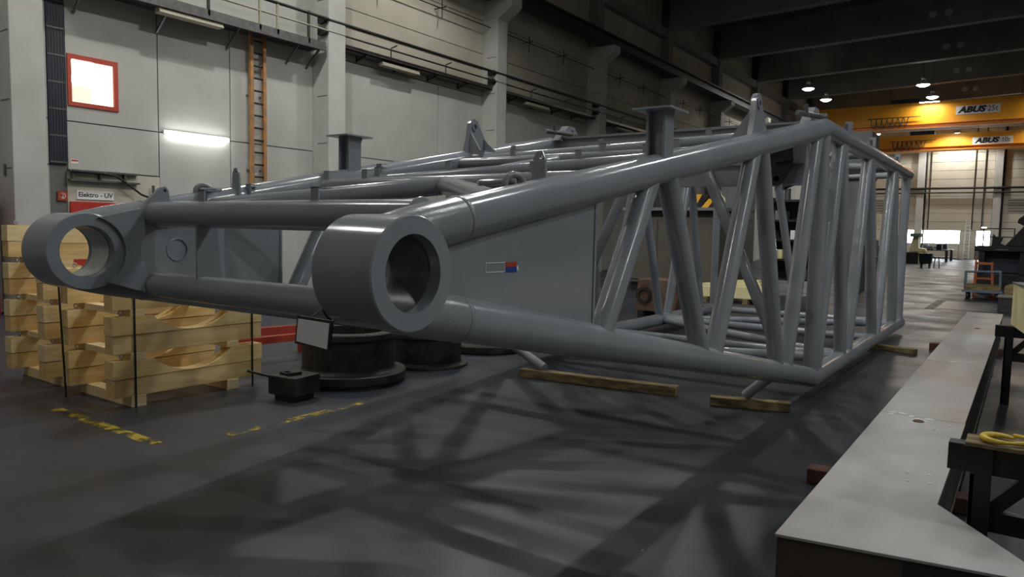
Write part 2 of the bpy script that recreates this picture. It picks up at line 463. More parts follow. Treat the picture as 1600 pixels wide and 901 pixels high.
# red service door with signs
door = struct(MB().box(XW-0.02, 6.46, 0, XW+0.03, 7.43, 2.03).build('door_1', 'red_paint'))
MB().box(XW+0.03, 6.52, 1.0, XW+0.07, 6.66, 1.04).build('door_handle', 'black_steel', door)
s = thing('wall_sign', 'white board lettered Elektro - UV above the red door', 'sign', (XW, 6.93, 2.08))
MB().box(XW-0.012, 6.585, 2.08, XW+0.012, 7.27, 2.255).build('board', 'sign_white', s)
text('Elektro - UV', (XW+0.014, 6.93, 2.168), 0.125, 'text_black', s, rot=(PI/2, 0, PI/2), off=0.002)
s = thing('hydrant_sign', 'small square red hydrant sign beside the white lettered board', 'sign', (XW, 6.33, 2.04))
MB().box(XW-0.012, 6.25, 2.04, XW+0.012, 6.42, 2.215).build('board', 'red_frame', s)
h = MB().path([(XW+0.014, 6.335+0.045*math.cos(t), 2.13+0.045*math.sin(t)) for t in [i*0.42-2.6 for i in range(12)]], 0.006, 6)
h.tube((XW+0.014, 6.33, 2.07), (XW+0.014, 6.34, 2.15), 0.006, 6)
h.build('hose_symbol', 'sign_white', s)
s = tag(MB().box(XW, 6.50, 2.75, XW+0.006, 6.63, 2.83).build('warning_sticker', 'sign_white'), 'small white sticker with red top on the lower corner of the wall panel', 'sticker')
MB().box(XW+0.006, 6.505, 2.79, XW+0.008, 6.625, 2.822).build('red_band', 'sticker_red', s)
# red cabinet at the column side
s = thing('red_cabinet', 'tall red metal cabinet against the first concrete column', 'cabinet', (-14.75, 5.15, 0))
MB().box(-14.88, 4.75, 0.0, -14.62, 5.16, 2.03).build('body', 'red_paint', s, bevel=0.01)
MB().box(-14.62, 4.78, 0.08, -14.605, 5.13, 1.98).build('cabinet_door', 'red_paint', s)
tag(MB().box(XC-0.35, 5.285, 2.42, XC-0.28, 5.31, 2.62).build('switch_box', 'dull_steel'), 'small grey switch box on the side of the first column', 'switch')

# wall mounted steel channel and cable under the wall panel
s = thing('wall_bracket_rail', 'grey steel channel frame on the wall under the white panel', 'rail', (XW, 7.2, 2.4))
for z in (2.42, 2.60): MB().box(XW, 6.43, z, XW+0.12, 7.75, z+0.035).build('rail_bar', 'dull_steel', s)
for y in (6.48, 6.98, 7.45): MB().box(XW, y, 2.42, XW+0.10, y+0.04, 2.63).build('upright', 'dull_steel', s)
tag(MB().path([(XW+0.16, 6.45, 2.60), (XW+0.16, 7.0, 2.59), (XW+0.16, 7.25, 2.56), (XW+0.16, 7.5, 2.40), (XW+0.16, 7.75, 2.22), (XW+0.16, 7.97, 2.15)], 0.022, 8).build('cable', 'cable_black', smooth=True), 'thick black cable drooping along the wall beneath the channel frame', 'cable')
s = thing('pipe_stub', 'short grey conduit upright beside the end of the black cable', 'conduit', (XW+0.1, 8.0, 0))
MB().tube((XW+0.1, 8.03, 0), (XW+0.1, 8.03, 2.42), 0.03, 10).build('pipe', 'dull_steel', s, smooth=True)
MB().box(XW+0.0, 7.9, 1.95, XW+0.14, 8.1, 2.0).build('clamp', 'dark_steel', s)

# lit fluorescent wall lamp
s = thing('wall_lamp', 'lit fluorescent tube lamp mounted on the white wall', 'lamp', (XW, 9.05, 3.45))
MB().box(XW, 8.30, 3.52, XW+0.06, 9.82, 3.60).build('housing', 'sign_white', s, bevel=0.01)
MB().tube((XW+0.10, 8.36, 3.53), (XW+0.10, 9.77, 3.53), 0.045, 12).build('tube', 'tube_glow', s, smooth=True)

# ladder to the walkway
s = thing('wall_ladder', 'orange painted steel ladder with dark rungs up to the walkway', 'ladder', (XW+0.2, 10.49, 0))
for y in (10.32, 10.66):
    MB().box(XW+0.14, y-0.04, 0.0, XW+0.22, y+0.04, 6.0).build('rail', 'ladder_orange', s)
rg = None
for i in range(21):
    z = 0.25+i*0.28
    if rg is None: rg = MB().tube((XW+0.18, 10.345, z), (XW+0.18, 10.635, z), 0.022, 8).build('rung', 'black_steel', s, smooth=True)
    else: share(rg, 'rung', s, (0, 0, 0.28*i))
for z in (1.2, 2.9, 4.6):
    for y in (10.30, 10.64): MB().box(XW, y, z, XW+0.14, y+0.04, z+0.04).build('standoff', 'dull_steel', s)

# walkway in the first bay
s = thing('wall_walkway', 'dark steel walkway with handrails along the upper wall above the ladder', 'walkway', (XW+0.3, 9, 5.98))
MB().box(XW, 6.0, 5.98, XW+0.62, 12.1, 6.06).build('deck', 'dark_steel', s)
MB().box(XW+0.58, 6.0, 5.92, XW+0.64, 12.1, 6.12).build('edge_channel', 'dull_steel', s)
MB().tube((XW+0.62, 6.0, 6.70), (XW+0.62, 12.2, 6.70), 0.035, 10).build('handrail', 'black_steel', s, smooth=True)
MB().tube((XW+0.62, 6.0, 6.42), (XW+0.62, 12.2, 6.42), 0.024, 10).build('knee_rail', 'fixture_cream', s, smooth=True)
for y in (7.2, 9.0, 10.25, 10.72, 11.6):
    MB().box(XW+0.59, y-0.025, 6.0, XW+0.64, y+0.025, 6.75).build('post', 'fixture_cream' if 10 < y < 11 else 'dark_steel', s)
for y in (6.6, 8.2, 9.8, 11.4, 12.0):
    MB().bar((XW+0.02, y, 5.55), (XW+0.55, y, 5.98), 0.04, 0.04).build('brace', 'dull_steel', s)
s = thing('strip_light', 'unlit cream strip light hanging under the upper walkway', 'lamp', (XW+0.5, 8.7, 5.8), 'unlit strip lights on the wall')
MB().prism([(XW+0.58, 5.92), (XW+0.45, 5.92), (XW+0.40, 5.82), (XW+0.63, 5.82)], lambda u, v, t: (u, t, v), 7.95, 9.35).build('housing', 'fixture_cream', s)
for y in (8.2, 9.1): MB().box(XW+0.5, y, 5.9, XW+0.54, y+0.04, 5.98).build('hanger', 'black_steel', s)
# pipes and cable trays in the following bays
BAY = ['second', 'third', 'fourth', 'fifth', 'sixth', 'seventh']
for k in range(1, 6):
    a, b = col_y(k)+0.54, col_y(k+1)
    nm = BAY[k-1]
    tag(MB().tube((XC-0.02, a-0.56, 6.70), (XC-0.02, b, 6.70), 0.04, 10).build('wall_pipe', 'black_steel', smooth=True), 'thick black pipe along the %s bay of the white wall' % nm, 'pipe', 'pipes along the wall')
    tag(MB().tube((XC-0.02, a-0.56, 6.42), (XC-0.02, b, 6.42), 0.025, 8).build('wall_pipe', 'dark_steel', smooth=True), 'thin dark pipe below the thick pipe in the %s bay' % nm, 'pipe', 'pipes along the wall')
    s = thing('cable_tray', 'grey cable tray on brackets below the pipes in the %s bay' % nm, 'cable tray', (XW+0.25, (a+b)/2, 6.1), 'cable trays along the wall')
    MB().box(XW+0.02, a-0.03, 6.16, XW+0.42, b+0.03, 6.19).box(XW+0.40, a-0.03, 6.16, XW+0.42, b+0.03, 6.28).box(XW+0.02, a-0.03, 6.16, XW+0.04, b+0.03, 6.28).build('tray', 'dull_steel', s)
    for i in range(4):
        y = a+0.9+i*1.4
        MB().bar((XW, y, 6.05), (XW+0.4, y, 6.15), 0.04, 0.04).box(XW, y-0.02, 6.02, XW+0.03, y+0.02, 6.2).build('bracket', 'dark_steel', s)
    for y in (a+1.9, a+4.2):
        MB().tube((XW+0.3, y, 6.28), (XW+0.3, y, 6.56), 0.018, 6).tube((XW+0.3, y, 6.56), (XW+0.52, y, 6.60), 0.018, 6).build('hanger', 'dull_steel', s)
    st = thing('strip_light', 'unlit cream strip light fixed under the cable tray in the %s bay' % nm, 'lamp', (XW+0.3, a+2.2, 5.95), 'unlit strip lights on the wall')
    MB().prism([(XW+0.38, 6.12), (XW+0.24, 6.12), (XW+0.2, 6.02), (XW+0.42, 6.02)], lambda u, v, t: (u, t, v), a+1.5, a+2.95).build('housing', 'fixture_cream', st)
    for y in (a+1.7, a+2.7): MB().box(XW+0.28, y, 6.1, XW+0.32, y+0.04, 6.16).build('hanger', 'black_steel', st)
    # cable line on hangers higher up
    c = thing('overhead_cable', 'thin cable line on cross hangers high on the wall of the %s bay' % nm, 'cable', (XW+0.2, (a+b)/2, 8.0), 'cable lines high on the wall')
    MB().tube((XW+0.3, a-0.3, 8.15), (XW+0.3, b+0.2, 8.15), 0.016, 6).build('line', 'cable_black', c)
    for y in (a+1.7, a+4.0):
        MB().tube((XW+0.3, y, 7.85), (XW+0.3, y, 8.4), 0.015, 6).tube((XW, y, 8.18), (XW+0.45, y, 8.18), 0.015, 6).build('cross_hanger', 'cable_black', c)

# --- far wall with panels, windows and door
wall_back = struct(MB().box(-16, YF+0.04, 0, -9.3, YF+0.4, 13.2).box(-9.3, YF+0.04, 0, -8.2, YF+0.4, 1.27).box(-9.3, YF+0.04, 2.4, -8.2, YF+0.4, 13.2).box(-8.2, YF+0.04, 0, -7.9, YF+0.4, 13.2).box(-7.9, YF+0.04, 2.40, -2.5, YF+0.4, 13.2).box(-7.9, YF+0.04, 0, -4.75, YF+0.4, 1.27)
                   .box(-4.75, YF+0.04, 0, -3.62, YF+0.4, 2.4).box(-2.5, YF+0.04, 0, 16, YF+0.4, 13.2).box(-3.62, YF+0.04, 2.38, -2.5, YF+0.4, 2.4)
                   .build('wall_back', 'joint_grey'))
bx = [-16.0, -13.45, -7.9, -2.35, 3.2, 8.75, 16]
def bpanel(x0, x1, z0, z1): MB().box(x0+.015, YF, z0+.015, x1-.015, YF+0.04, z1-.015).build('panel', 'wall_cream', wall_back)
zs = [2.4+0.72*i for i in range(15)]
for i in range(len(bx)-1):
    for z0, z1 in zip(zs, zs[1:]): bpanel(bx[i]+0.3, bx[i+1]-0.3, z0, z1)
    if i not in (1, 2):
        bpanel(bx[i]+0.3, bx[i+1]-0.3, 0, 1.2); bpanel(bx[i]+0.3, bx[i+1]-0.3, 1.2, 2.4)
bpanel(-13.1, -9.3, 0, 1.27); bpanel(-13.1, -9.3, 1.27, 2.4); bpanel(-9.3, -8.2, 0, 1.27)
bpanel(-7.6, -4.78, 0, 1.27); bpanel(-4.78, -3.64, 0, 1.27); bpanel(-4.78, -3.64, 1.27, 2.4); bpanel(-2.66, -2.48, 0, 2.4)
for x in bx[1:-1]:
    MB().box(x-0.28, YF-0.35, 0, x+0.28, YF+0.04, 12.9).build('column', 'concrete', wall_back, bevel=0.02)
    MB().tube((x+0.38, YF-0.1, 0), (x+0.38, YF-0.1, 11), 0.06, 8).build('downpipe', 'dark_steel', wall_back)
for x in (-7.2, -4.0, -3.3): MB().tube((x, YF-0.08, 2.5), (x, YF-0.08, 11), 0.04, 8).build('conduit', 'dark_steel', wall_back)
MB().tube((-16, YF-0.45, 5.92), (16, YF-0.45, 5.92), 0.09, 8).build('pipe', 'black_steel', wall_back)
MB().tube((-16, YF-0.45, 5.55), (16, YF-0.45, 5.55), 0.06, 8).build('pipe', 'dark_steel', wall_back)
for x in (-12.2, 0.4):
    for i in range(5): MB().box(x-2.0 if x > 0 else x, YF-0.06, 4.0+i*0.22, x+2.2, YF, 4.07+i*0.22).build('grille_bar', 'dull_steel', wall_back)
def far_window(name, x0, x1, z0, z1, n):
    o = struct(MB().box(x0, YF+0.06, z0, x1, YF+0.08, z1).build(name, 'daylight'))
    f = MB()
    for i in range(n+1):
        x = x0+(x1-x0)*i/n; f.box(x-0.03, YF-0.02, z0, x+0.03, YF+0.06, z1)
    f.box(x0, YF-0.02, z0-0.04, x1, YF+0.06, z0+0.02).box(x0, YF-0.02, z1-0.02, x1, YF+0.06, z1+0.04)
    f.build('window_frame', 'concrete', o)
far_window('window_2', -7.68, -4.78, 1.27, 2.4, 3)
far_window('window_3', -9.3, -8.2, 1.27, 2.4, 1)
d = struct(MB().box(-3.62, YF+0.06, 0.9, -2.68, YF+0.08, 2.38).build('door_2', 'daylight'))
MB().box(-3.64, YF, 0, -2.66, YF+0.06, 0.9).box(-3.68, YF-.02, 0, -3.62, YF+.06, 2.44).box(-2.68, YF-.02, 0, -2.62, YF+.06, 2.44).box(-3.68, YF-.02, 2.38, -2.62, YF+.06, 2.44).build('door_frame', 'dull_steel', d)
e = thing('exit_lamp', 'small white emergency lamp above the far glazed door', 'lamp', (-3.1, YF-0.05, 2.55))
MB().box(-3.3, YF-0.1, 2.6, -2.9, YF, 2.72).build('housing', 'sign_white', e)
MB().box(-3.27, YF-0.11, 2.62, -2.93, YF-0.1, 2.70).build('diffuser', 'tube_glow', e)
# off-frame walls close the hall
struct(MB().box(15.6, -9, 0, 16, YF+1, 13.2).build('wall_right', 'wall_cream'))
struct(MB().box(-16, -9.4, 0, 16, -9, 13.2).build('wall_front', 'wall_cream'))

# --- roof: trapezoidal deck + beams
mb = MB(); n = 130; x0 = -15.6; p = 31.2/n
def roof_z(x): return 12.85+0.0275*(15-abs(x))
prof = []
for i in range(n):
    xx = x0+i*p
    for du, dz in ((0, 0), (0.3*p, 0), (0.45*p, 0.09), (0.85*p, 0.09)):
        prof.append((xx+du, roof_z(xx)+dz))
vs = []; fs = []
for (u, z) in prof: vs += [(u, -9.2, z), (u, YF+0.2, z)]
for i in range(len(prof)-1): fs.append((2*i, 2*i+1, 2*i+3, 2*i+2))
ceiling = struct(MB()._add(vs, fs).build('ceiling', 'roof_dark'))
rb = None
for k in range(0, 10):
    y = col_y(k)
    if rb is None:
        rb = MB().prism([(-14.9, 11.30), (0, 11.70), (14.9, 11.30), (14.9, 12.85), (0, 13.26), (-14.9, 12.85)], lambda u, v, t: (u, t, v), 0, 0.36)
        rb.prism([(-14.9, 11.22), (0, 11.62), (14.9, 11.22), (14.9, 11.34), (0, 11.74), (-14.9, 11.34)], lambda u, v, t: (u, t, v), -0.06, 0.42)
        rb = rb.build('roof_beam', 'roof_beam', ceiling); rb.location = (0, y, 0)
        hol = MB().lathe([(0.0, -0.012), (0.14, -0.012), (0.17, 0.0)], (-4.35, 0, 12.14), 14, 'Y').build('beam_socket', 'concrete', ceiling); hol.location = (0, y, 0)
        share(hol, 'beam_socket', ceiling, (0.66, y, 0))
    else:
        share(rb, 'roof_beam', ceiling, (0, y, 0)); share(hol, 'beam_socket', ceiling, (0, y, 0)); share(hol, 'beam_socket', ceiling, (0.66, y, 0))

# --- high bay lamps (reflector, bulb disc, rod) each with its own light
def lamp_light(par, x, y, watts):
    warm = (1.0, 0.95, 0.93) if y < -1 else (0.88, 0.97, 1.0) if x > 0 and y < 20 else (1.0, 0.985, 0.93)
    ld = bpy.data.lights.new('lamp_light', 'SPOT'); ld.energy = watts*LP; ld.spot_size = math.radians(178 if 40 < y < 56 else 150); ld.spot_blend = 0.35
    ld.shadow_soft_size = 0.22; ld.color = warm
    l = bpy.data.objects.new('lamp_light', ld); COL.objects.link(l); l.location = (x, y, LAMP_Z-0.05); attach(l, par)
LP = 1.0
lamp_parts = None
for i, (x, y, pw) in enumerate(LAMPS_NEAR+LAMPS_FAR):
    near = i < len(LAMPS_NEAR)
    s = thing('high_bay_lamp', 'lit bell shaped high bay lamp hanging %s' % ('unseen above the grey boom' if near else 'before the large orange crane' if y < 56 else 'between the orange cranes and the far wall, the last pair added and hidden'), 'lamp', (x, y, LAMP_Z), 'high bay lamps under the roof')
    if lamp_parts is None:
        R_ = MB().lathe([(0.34, 0.0), (0.33, 0.06), (0.22, 0.16), (0.13, 0.26), (0.13, 0.30)], (0, 0, 0), 20).build('reflector', 'alu', None, smooth=True)
        B_ = MB().lathe([(0.0, -0.10), (0.16, -0.09), (0.27, -0.04), (0.31, 0.02)], (0, 0, 0), 20).build('diffuser', 'lamp_glow', None, smooth=True)
        H_ = MB().lathe([(0.10, 0.28), (0.10, 0.45), (0.04, 0.5)], (0, 0, 0), 12).tube((0, 0, 0.45), (0, 0, 2.72), 0.015, 6).build('hanging_rod', 'dark_steel', None, smooth=True)
        lamp_parts = (R_, B_, H_)
        for o in lamp_parts: attach(o, s); o.location = (x, y, LAMP_Z)
    else:
        for o, nme in zip(lamp_parts, ('reflector', 'diffuser', 'hanging_rod')):
            q = share(o, nme, s, (x, y, LAMP_Z))
            if nme == 'hanging_rod': q.scale.z = (roof_z(x)+0.06-LAMP_Z)/2.72
    lamp_light(s, x, y, pw)

# --- overhead travelling cranes
def crane(y, z0, z1, cap, sx0, sx1, sz, lab):
    c = thing('overhead_crane', lab, 'crane', (-6, y, z0), 'overhead cranes')
    MB().box(-13.7, y, z0+0.28, 13.5, y+0.5, z1).build('girder', 'crane_yellow', c)
    MB().box(-13.7, y-0.12, z0, 13.5, y+0.62, z0+0.05).box(-13.7, y+0.05, z0+0.05, 13.5, y+0.45, z0+0.25).box(-13.7, y-0.12, z0+0.25, 13.5, y+0.62, z0+0.30).build('lower_flange', 'orange_paint', c)
    MB().box(-13.7, y+1.6, z0+0.1, 13.5, y+2.1, z1).build('girder', 'crane_yellow', c)
    MB().box(-14.3, y-0.6, 9.56, -13.5, y+2.7, 9.95).build('end_carriage', 'black_steel', c)
    x = (sx0+sx1)/2
    MB().box(sx0, y-0.03, sz-0.27, sx1, y, sz+0.27).build('name_board', 'sign_white', c)
    wd = sx1-sx0
    text('ABUS', (sx0+wd*0.36, y-0.034, sz), 0.52, 'text_black', c, shear=0.25, off=0.03, sx=1.15)
    text(cap, (sx0+wd*0.83, y-0.034, sz), 0.50, 'text_black', c, name='load_lettering', sx=0.85)
    for xl in ((-6.5, 0.6) if cap == '25t' else (0.4,)):  # right-hand bars, out of view, are added to light the girders
        MB().box(xl, y-0.75, z1-0.12, xl+1.2, y-0.6, z1-0.04).build('work_or_added_lamp_bar', 'alu', c)
        for dx in (0.0, 1.14): MB().box(xl+dx, y-0.6, z1-0.08, xl+dx+0.06, y+0.02, z1-0.04).build('lamp_arm', 'dark_steel', c)
        MB().box(xl+0.04, y-0.74, z1-0.14, xl+1.16, y-0.61, z1-0.12).build('lamp_diffuser', 'lamp_glow', c)
        ld = bpy.data.lights.new('work_fill_light', 'AREA'); ld.shape = 'RECTANGLE'; ld.size = 1.1; ld.size_y = 0.12; ld.energy = 90; ld.color = (1.0, 0.97, 0.9)
        l = bpy.data.objects.new('work_fill_light', ld); COL.objects.link(l); l.location = (xl+0.6, y-0.675, z1-0.16); attach(l, c)
    # trolley and festoon cables
    MB().box(-8.3, y+0.4, z1-0.1, -6.6, y+1.8, z1+0.35).build('trolley', 'navy', c)
    for i in range(7):
        xx = -9.4+i*0.33
        MB().path([(xx, y-0.2, z0+0.75), (xx+0.05, y-0.2, z0+0.25+0.07*i), (xx+0.16, y-0.2, z0+0.12), (xx+0.28, y-0.2, z0+0.3+0.07*i), (xx+0.33, y-0.2, z0+0.75)], 0.03, 6).build('festoon_cable', 'cable_black', c)
    MB().tube((-9.6, y-0.2, z0+0.78), (-6.4, y-0.2, z0+0.78), 0.03, 6).build('cable_rail', 'dark_steel', c)
crane(56.0, 9.0, 10.72, '25t', -4.42, -2.0, 10.02, 'large orange overhead crane with the ABUS 25t board')
crane(66.0, 8.55, 9.80, '10t', -4.0, -1.45, 9.14, 'smaller orange overhead crane with the ABUS 10t board before the far wall')

# ================================================================== LATTICE BOOM
xc, We, Wb, ye, Yk, Ye = -3.4287, 1.3232, 1.6472, 2.0814, 7.9633, 14.28
ze, zu, zl, rc = 1.4718, 2.7457, 0.1790, 0.101
zU0, zL0, wE, RE, RB = ze+0.1386, ze-0.1454, 0.165, 0.231, 0.156
def HW(y): return We+(Wb-We)*(min(y, Yk)-ye)/(Yk-ye)
def ZU(y): return zU0+(zu-zU0)*(min(y, Yk)-ye)/(Yk-ye)
def ZL(y): return zL0+(zl-zL0)*(min(y, Yk)-ye)/(Yk-ye)
def U(s, y, off=0, dz=0): return (xc+s*(HW(y)+off), y, ZU(y)+dz)
def Lw(s, y, off=0, dz=0): return (xc+s*(HW(y)+off), y, ZL(y)+dz)
boom = thing('lattice_boom', 'large grey painted tubular crane boom section with two round pivot eyes', 'crane boom', (xc, 7.5, 0))
BG = 'boom_grey'
rd = 0.072
def tube(name, p0, p1, r, n=18, m=BG, par=None): return MB().tube(p0, p1, r, n).build(name, m, par or boom, smooth=True)
FN = lambda sgn: (lambda u, v, t: (t, u, v))
for s in (1, -1):
    X = xc+s*We
    eye = MB().lathe([(RB, -wE), (RE-0.006, -wE), (RE, -wE+0.006), (RE, wE-0.006), (RE-0.006, wE), (RB, wE)], (X, ye, ze), 64, 'X', closed=True).build('pivot_eye', BG, boom, smooth=True, angle=30)
    MB().lathe([(RB, -wE+0.05), (RB-0.006, -wE+0.05), (RB-0.006, wE-0.06), (RB, wE-0.06)], (X, ye, ze), 48, 'X', closed=True).build('bushing', 'bright_steel' if s < 0 else 'dull_steel', eye, smooth=True)
    MB().path([U(s, ye+0.36), U(s, Yk), U(s, Ye)], rc, 28).build('upper_chord', BG, boom, smooth=True)
    MB().path([Lw(s, ye+0.36), Lw(s, Yk), Lw(s, Ye)], rc, 28).build('lower_chord', BG, boom, smooth=True)
    # weld rings where chord meets eye casting
    for F, nm in ((U, 'weld_seam'), (Lw, 'weld_seam')):
        p, q = Vector(F(s, ye+0.42)), Vector(F(s, ye+0.45))
        MB().path([p, p.lerp(q, .3), p.lerp(q, .7), q], [rc, rc+0.004, rc+0.004, rc], 28).build(nm, 'boom_rough', boom, smooth=True, angle=80)
    # cast sleeves that blend eye into the chords, kept clear of the bore
    for F in (U, Lw):
        ys = (0.0, 0.05, 0.10, 0.15, 0.20, 0.26, 0.33, 0.42)
        sl = MB().path([F(s, ye+d) for d in ys], [rc-0.010, rc-0.006, rc-0.002, rc, rc+0.002, rc+0.002, rc+0.002, rc+0.001], 32, caps=False)
        for k, v in enumerate(sl.v):
            dy, dz = v[1]-ye, v[2]-ze; d = math.hypot(dy, dz)
            if d < 0.20 and d > 1e-6: sl.v[k] = (v[0], ye+dy*0.20/d, ze+dz*0.20/d)
        sl.build('eye_sleeve', 'boom_rough', eye, smooth=True, angle=80)
    # web plate between the chords
    Yp = 3.64
    q = [(ye+0.20, ZL(ye+.2)+0.02), (Yp, ZL(Yp)+0.04), (Yp, ZU(Yp)-0.04), (ye+0.20, ZU(ye+.2)-0.02)]
    web = MB().prism(q, lambda u, v, t: (xc+s*HW(u)+t, u, v), -0.012, 0.012).build('web_plate', BG, boom)
    MB().prism([(Yp-0.012, ZL(Yp)+0.06), (Yp+0.008, ZL(Yp)+0.06), (Yp+0.008, ZU(Yp)-0.05), (Yp-0.012, ZU(Yp)-0.05)], lambda u, v, t: (xc+s*HW(u)+t, u, v), -0.03, 0.02).build('edge_bar', BG, web)
    # weld beads along the web plate
    MB().path([(xc+s*HW(y)+0.016, y, ZL(y)+0.099) for y in (ye+.25, 2.7, 3.1, 3.64)], 0.008, 8).build('weld_bead', BG, web, smooth=True)
    MB().path([(xc+s*HW(y)+0.016, y, ZU(y)-0.099) for y in (ye+.25, 2.7, 3.1, 3.64)], 0.008, 8).build('weld_bead', BG, web, smooth=True)
    # inspection ring on the web
    MB().path([(xc+s*HW(2.75)-s*0.016, 2.75+0.075*math.cos(i*PI/12), 1.47+0.075*math.sin(i*PI/12)) for i in range(24)], 0.006, 8, closed=True).build('hole_ring', BG, web, smooth=True)
    # fishtail gusset on the inner face of each eye
    arc = [(ye+0.213*math.cos(t), ze+0.213*math.sin(t)) for t in [math.radians(-62+i*(136/14)) for i in range(15)]]
    arc2 = [(2.52+0.135*math.cos(t), 1.475+0.135*math.sin(t)) for t in [math.radians(95+i*17) for i in range(11)]]
    horn = [(2.40, 1.742), (2.445, 1.80), (2.52, 1.875), (2.555, 1.885), (2.575, 1.86), (2.585, 1.76)] if s < 0 else [(2.40, 1.70), (2.585, 1.72)]
    poly = arc+horn+[(2.585, 1.64)]+arc2+[(2.585, 1.31), (2.585, 1.19), (2.43, 1.205)]
    xi = xc+s*(We-wE)
    fs_ = MB().prism(poly, lambda u, v, t: (t, u, v), xi-s*0.028, xi+s*0.004).build('gusset_plate', BG, boom)
    if s < 0: MB().lathe([(0.0, 0), (0.011, 0)], (xi-s*0.0285, 2.55, 1.86), 12, 'X').build('lifting_hole', 'cable_black', fs_)
    # diagonals of the side lattice
    zig = [('L', 3.72), ('U', 4.32), ('U', 4.50), ('L', 5.18), ('L', 5.38), ('U', 6.06), ('U', 6.20), ('L', 6.88), ('L', 7.10), ('U', 7.74)]
    for i in range(0, len(zig)-1, 2):
        (a, ya), (b, yb) = zig[i], zig[i+1]
        tube('diagonal', (U if a == 'U' else Lw)(s, ya), (U if b == 'U' else Lw)(s, yb), rd)
    tube('corner_post', U(s, Yk-0.01), Lw(s, Yk-0.01), 0.078)
    zig = [('L', 8.10), ('U', 8.78), ('U', 8.86), ('L', 9.42), ('L', 9.74), ('U', 10.52), ('U', 10.60), ('L', 11.58), ('L', 11.86), ('U', 12.62), ('U', 12.72), ('L', 13.46)]
    for i in range(0, len(zig)-1, 2):
        (a, ya), (b, yb) = zig[i], zig[i+1]
        tube('diagonal', (U if a == 'U' else Lw)(s, ya), (U if b == 'U' else Lw)(s, yb), rd)
    tube('end_post', U(s, 14.15), Lw(s, 14.15), rd)
    # end connection lugs
    for z in (zu, zl):
        for dx in (-0.045, 0.045):
            MB().prism([(14.2, z-0.09), (14.36, z-0.07), (14.42, z), (14.36, z+0.07), (14.2, z+0.09)], lambda u, v, t: (t, u, v), xc+s*Wb+dx-0.018, xc+s*Wb+dx+0.018).build('end_lug', BG, boom)
    # support post with cap plate
    y0 = 4.405; xp = xc+s*HW(y0)
    po = MB().box(xp-0.065, y0-0.07, ZU(y0)+0.04, xp-0.05, y0+0.07, 2.425).box(xp+0.05, y0-0.07, ZU(y0)+0.04, xp+0.065, y0+0.07, 2.425).box(xp-0.05, y0-0.006, ZU(y0)+0.04, xp+0.05, y0+0.006, 2.425)
    po = po.build('support_post', BG, boom)
    MB().box(xp-0.13, y0-0.15, 2.425, xp+0.13, y0+0.15, 2.437).build('cap_plate', BG, po)
    MB().prism([(y0+0.07, 2.425), (y0+0.14, 2.425), (y0+0.07, 2.30)], lambda u, v, t: (t, u, v), xp-0.006, xp+0.006).build('cap_gusset', BG, po)
    # suspension lug
    yl, zh = 6.19, 2.745; xl = xc+s*(HW(6.2)-0.045)
    top = [(yl+0.075*math.cos(t), zh+0.005+0.075*math.sin(t)) for t in [math.radians(25+i*15) for i in range(11)]]
    outer = [(6.46, ZU(6.46)+0.05), (6.40, 2.60)]+top+[(6.09, 2.62), (6.03, ZU(6.03)+0.05)]
    lug = MB().plate_hole(outer, (yl, zh), 0.026, lambda u, v, t: (t, u, v), xl-0.022, xl+0.022, 24).build('suspension_lug', BG, boom)
    MB().lathe([(0.026, -0.034), (0.05, -0.034), (0.05, 0.034), (0.026, 0.034)], (xl, yl, zh), 20, 'X', closed=True).build('lug_boss', BG, lug, smooth=True)
    for yy in (6.12, 6.36):
        MB().prism([(0, ZU(yy)+0.06), (0, ZU(yy)+0.30 if yy < 6.2 else ZU(yy)+0.20), (0.17, ZU(yy)+0.05)], lambda u, v, t: (xl-s*(u+0.02), t, v), yy-0.01, yy+0.01).build('lug_stiffener', BG, lug)
    # small eye plate on the chord
    yy = 3.2; xx = xc+s*(HW(yy)-0.06)
    outer = [(xx-0.05, ZU(yy)+0.05), (xx+0.05, ZU(yy)+0.05), (xx+0.035, ZU(yy)+0.20), (xx+0.015, ZU(yy)+0.235), (xx-0.015, ZU(yy)+0.235), (xx-0.035, ZU(yy)+0.20)]
    MB().plate_hole(outer, (xx+0.012, ZU(yy)+0.205), 0.011, lambda u, v, t: (u, t, v), yy-0.008, yy+0.008, 16).build('eye_plate', BG, boom)
    # welded lifting ring with a shackle bar lying inward
    yy = 2.95; xx = xc+s*(HW(yy)-0.03); zz = ZU(yy)+0.10
    MB().path([(xx+0.02*math.cos(t), yy+0.05*math.cos(t), zz+0.045*math.sin(t)) for t in [i*PI/8-0.3 for i in range(11)]], 0.017, 10).build('lifting_ring', 'boom_rough', boom, smooth=True, angle=80)
    MB().path([(xx+s*0.02, yy-0.015, zz+0.01), (xx-s*0.16, yy-0.06, zz+0.005), (xx-s*0.19, yy-0.03, zz+0.005), (xx-s*0.16, yy+0.02, zz+0.008), (xx+s*0.0, yy+0.02, zz+0.012)], 0.015, 10).build('shackle_bar', BG, boom, smooth=True)
    # bracket with pin at the upper corner
    yb_ = 8.05; xb = xc+s*(Wb-0.16)
    br = MB().prism([(-0.22, zu+0.04), (0.0, zu+0.24), (0.15, zu+0.24), (0.18, zu+0.20), (0.18, zu+0.02)], lambda u, v, t: (t, yb_+u, v), xb-0.05, xb+0.05).build('corner_bracket', BG, boom)
    MB().lathe([(0.0, 0.002), (0.03, 0.002), (0.03, -0.11), (0.0, -0.11)], (xb+0.054, yb_+0.10, zu+0.17), 14, 'X').build('bracket_hole', 'cable_black', br)
    pb = MB().tube((xb-0.02, yb_-0.42, zu+0.13), (xb+0.16, yb_-0.02, zu+0.12), 0.028, 12).build('locking_pin', 'dull_steel', boom, smooth=True)
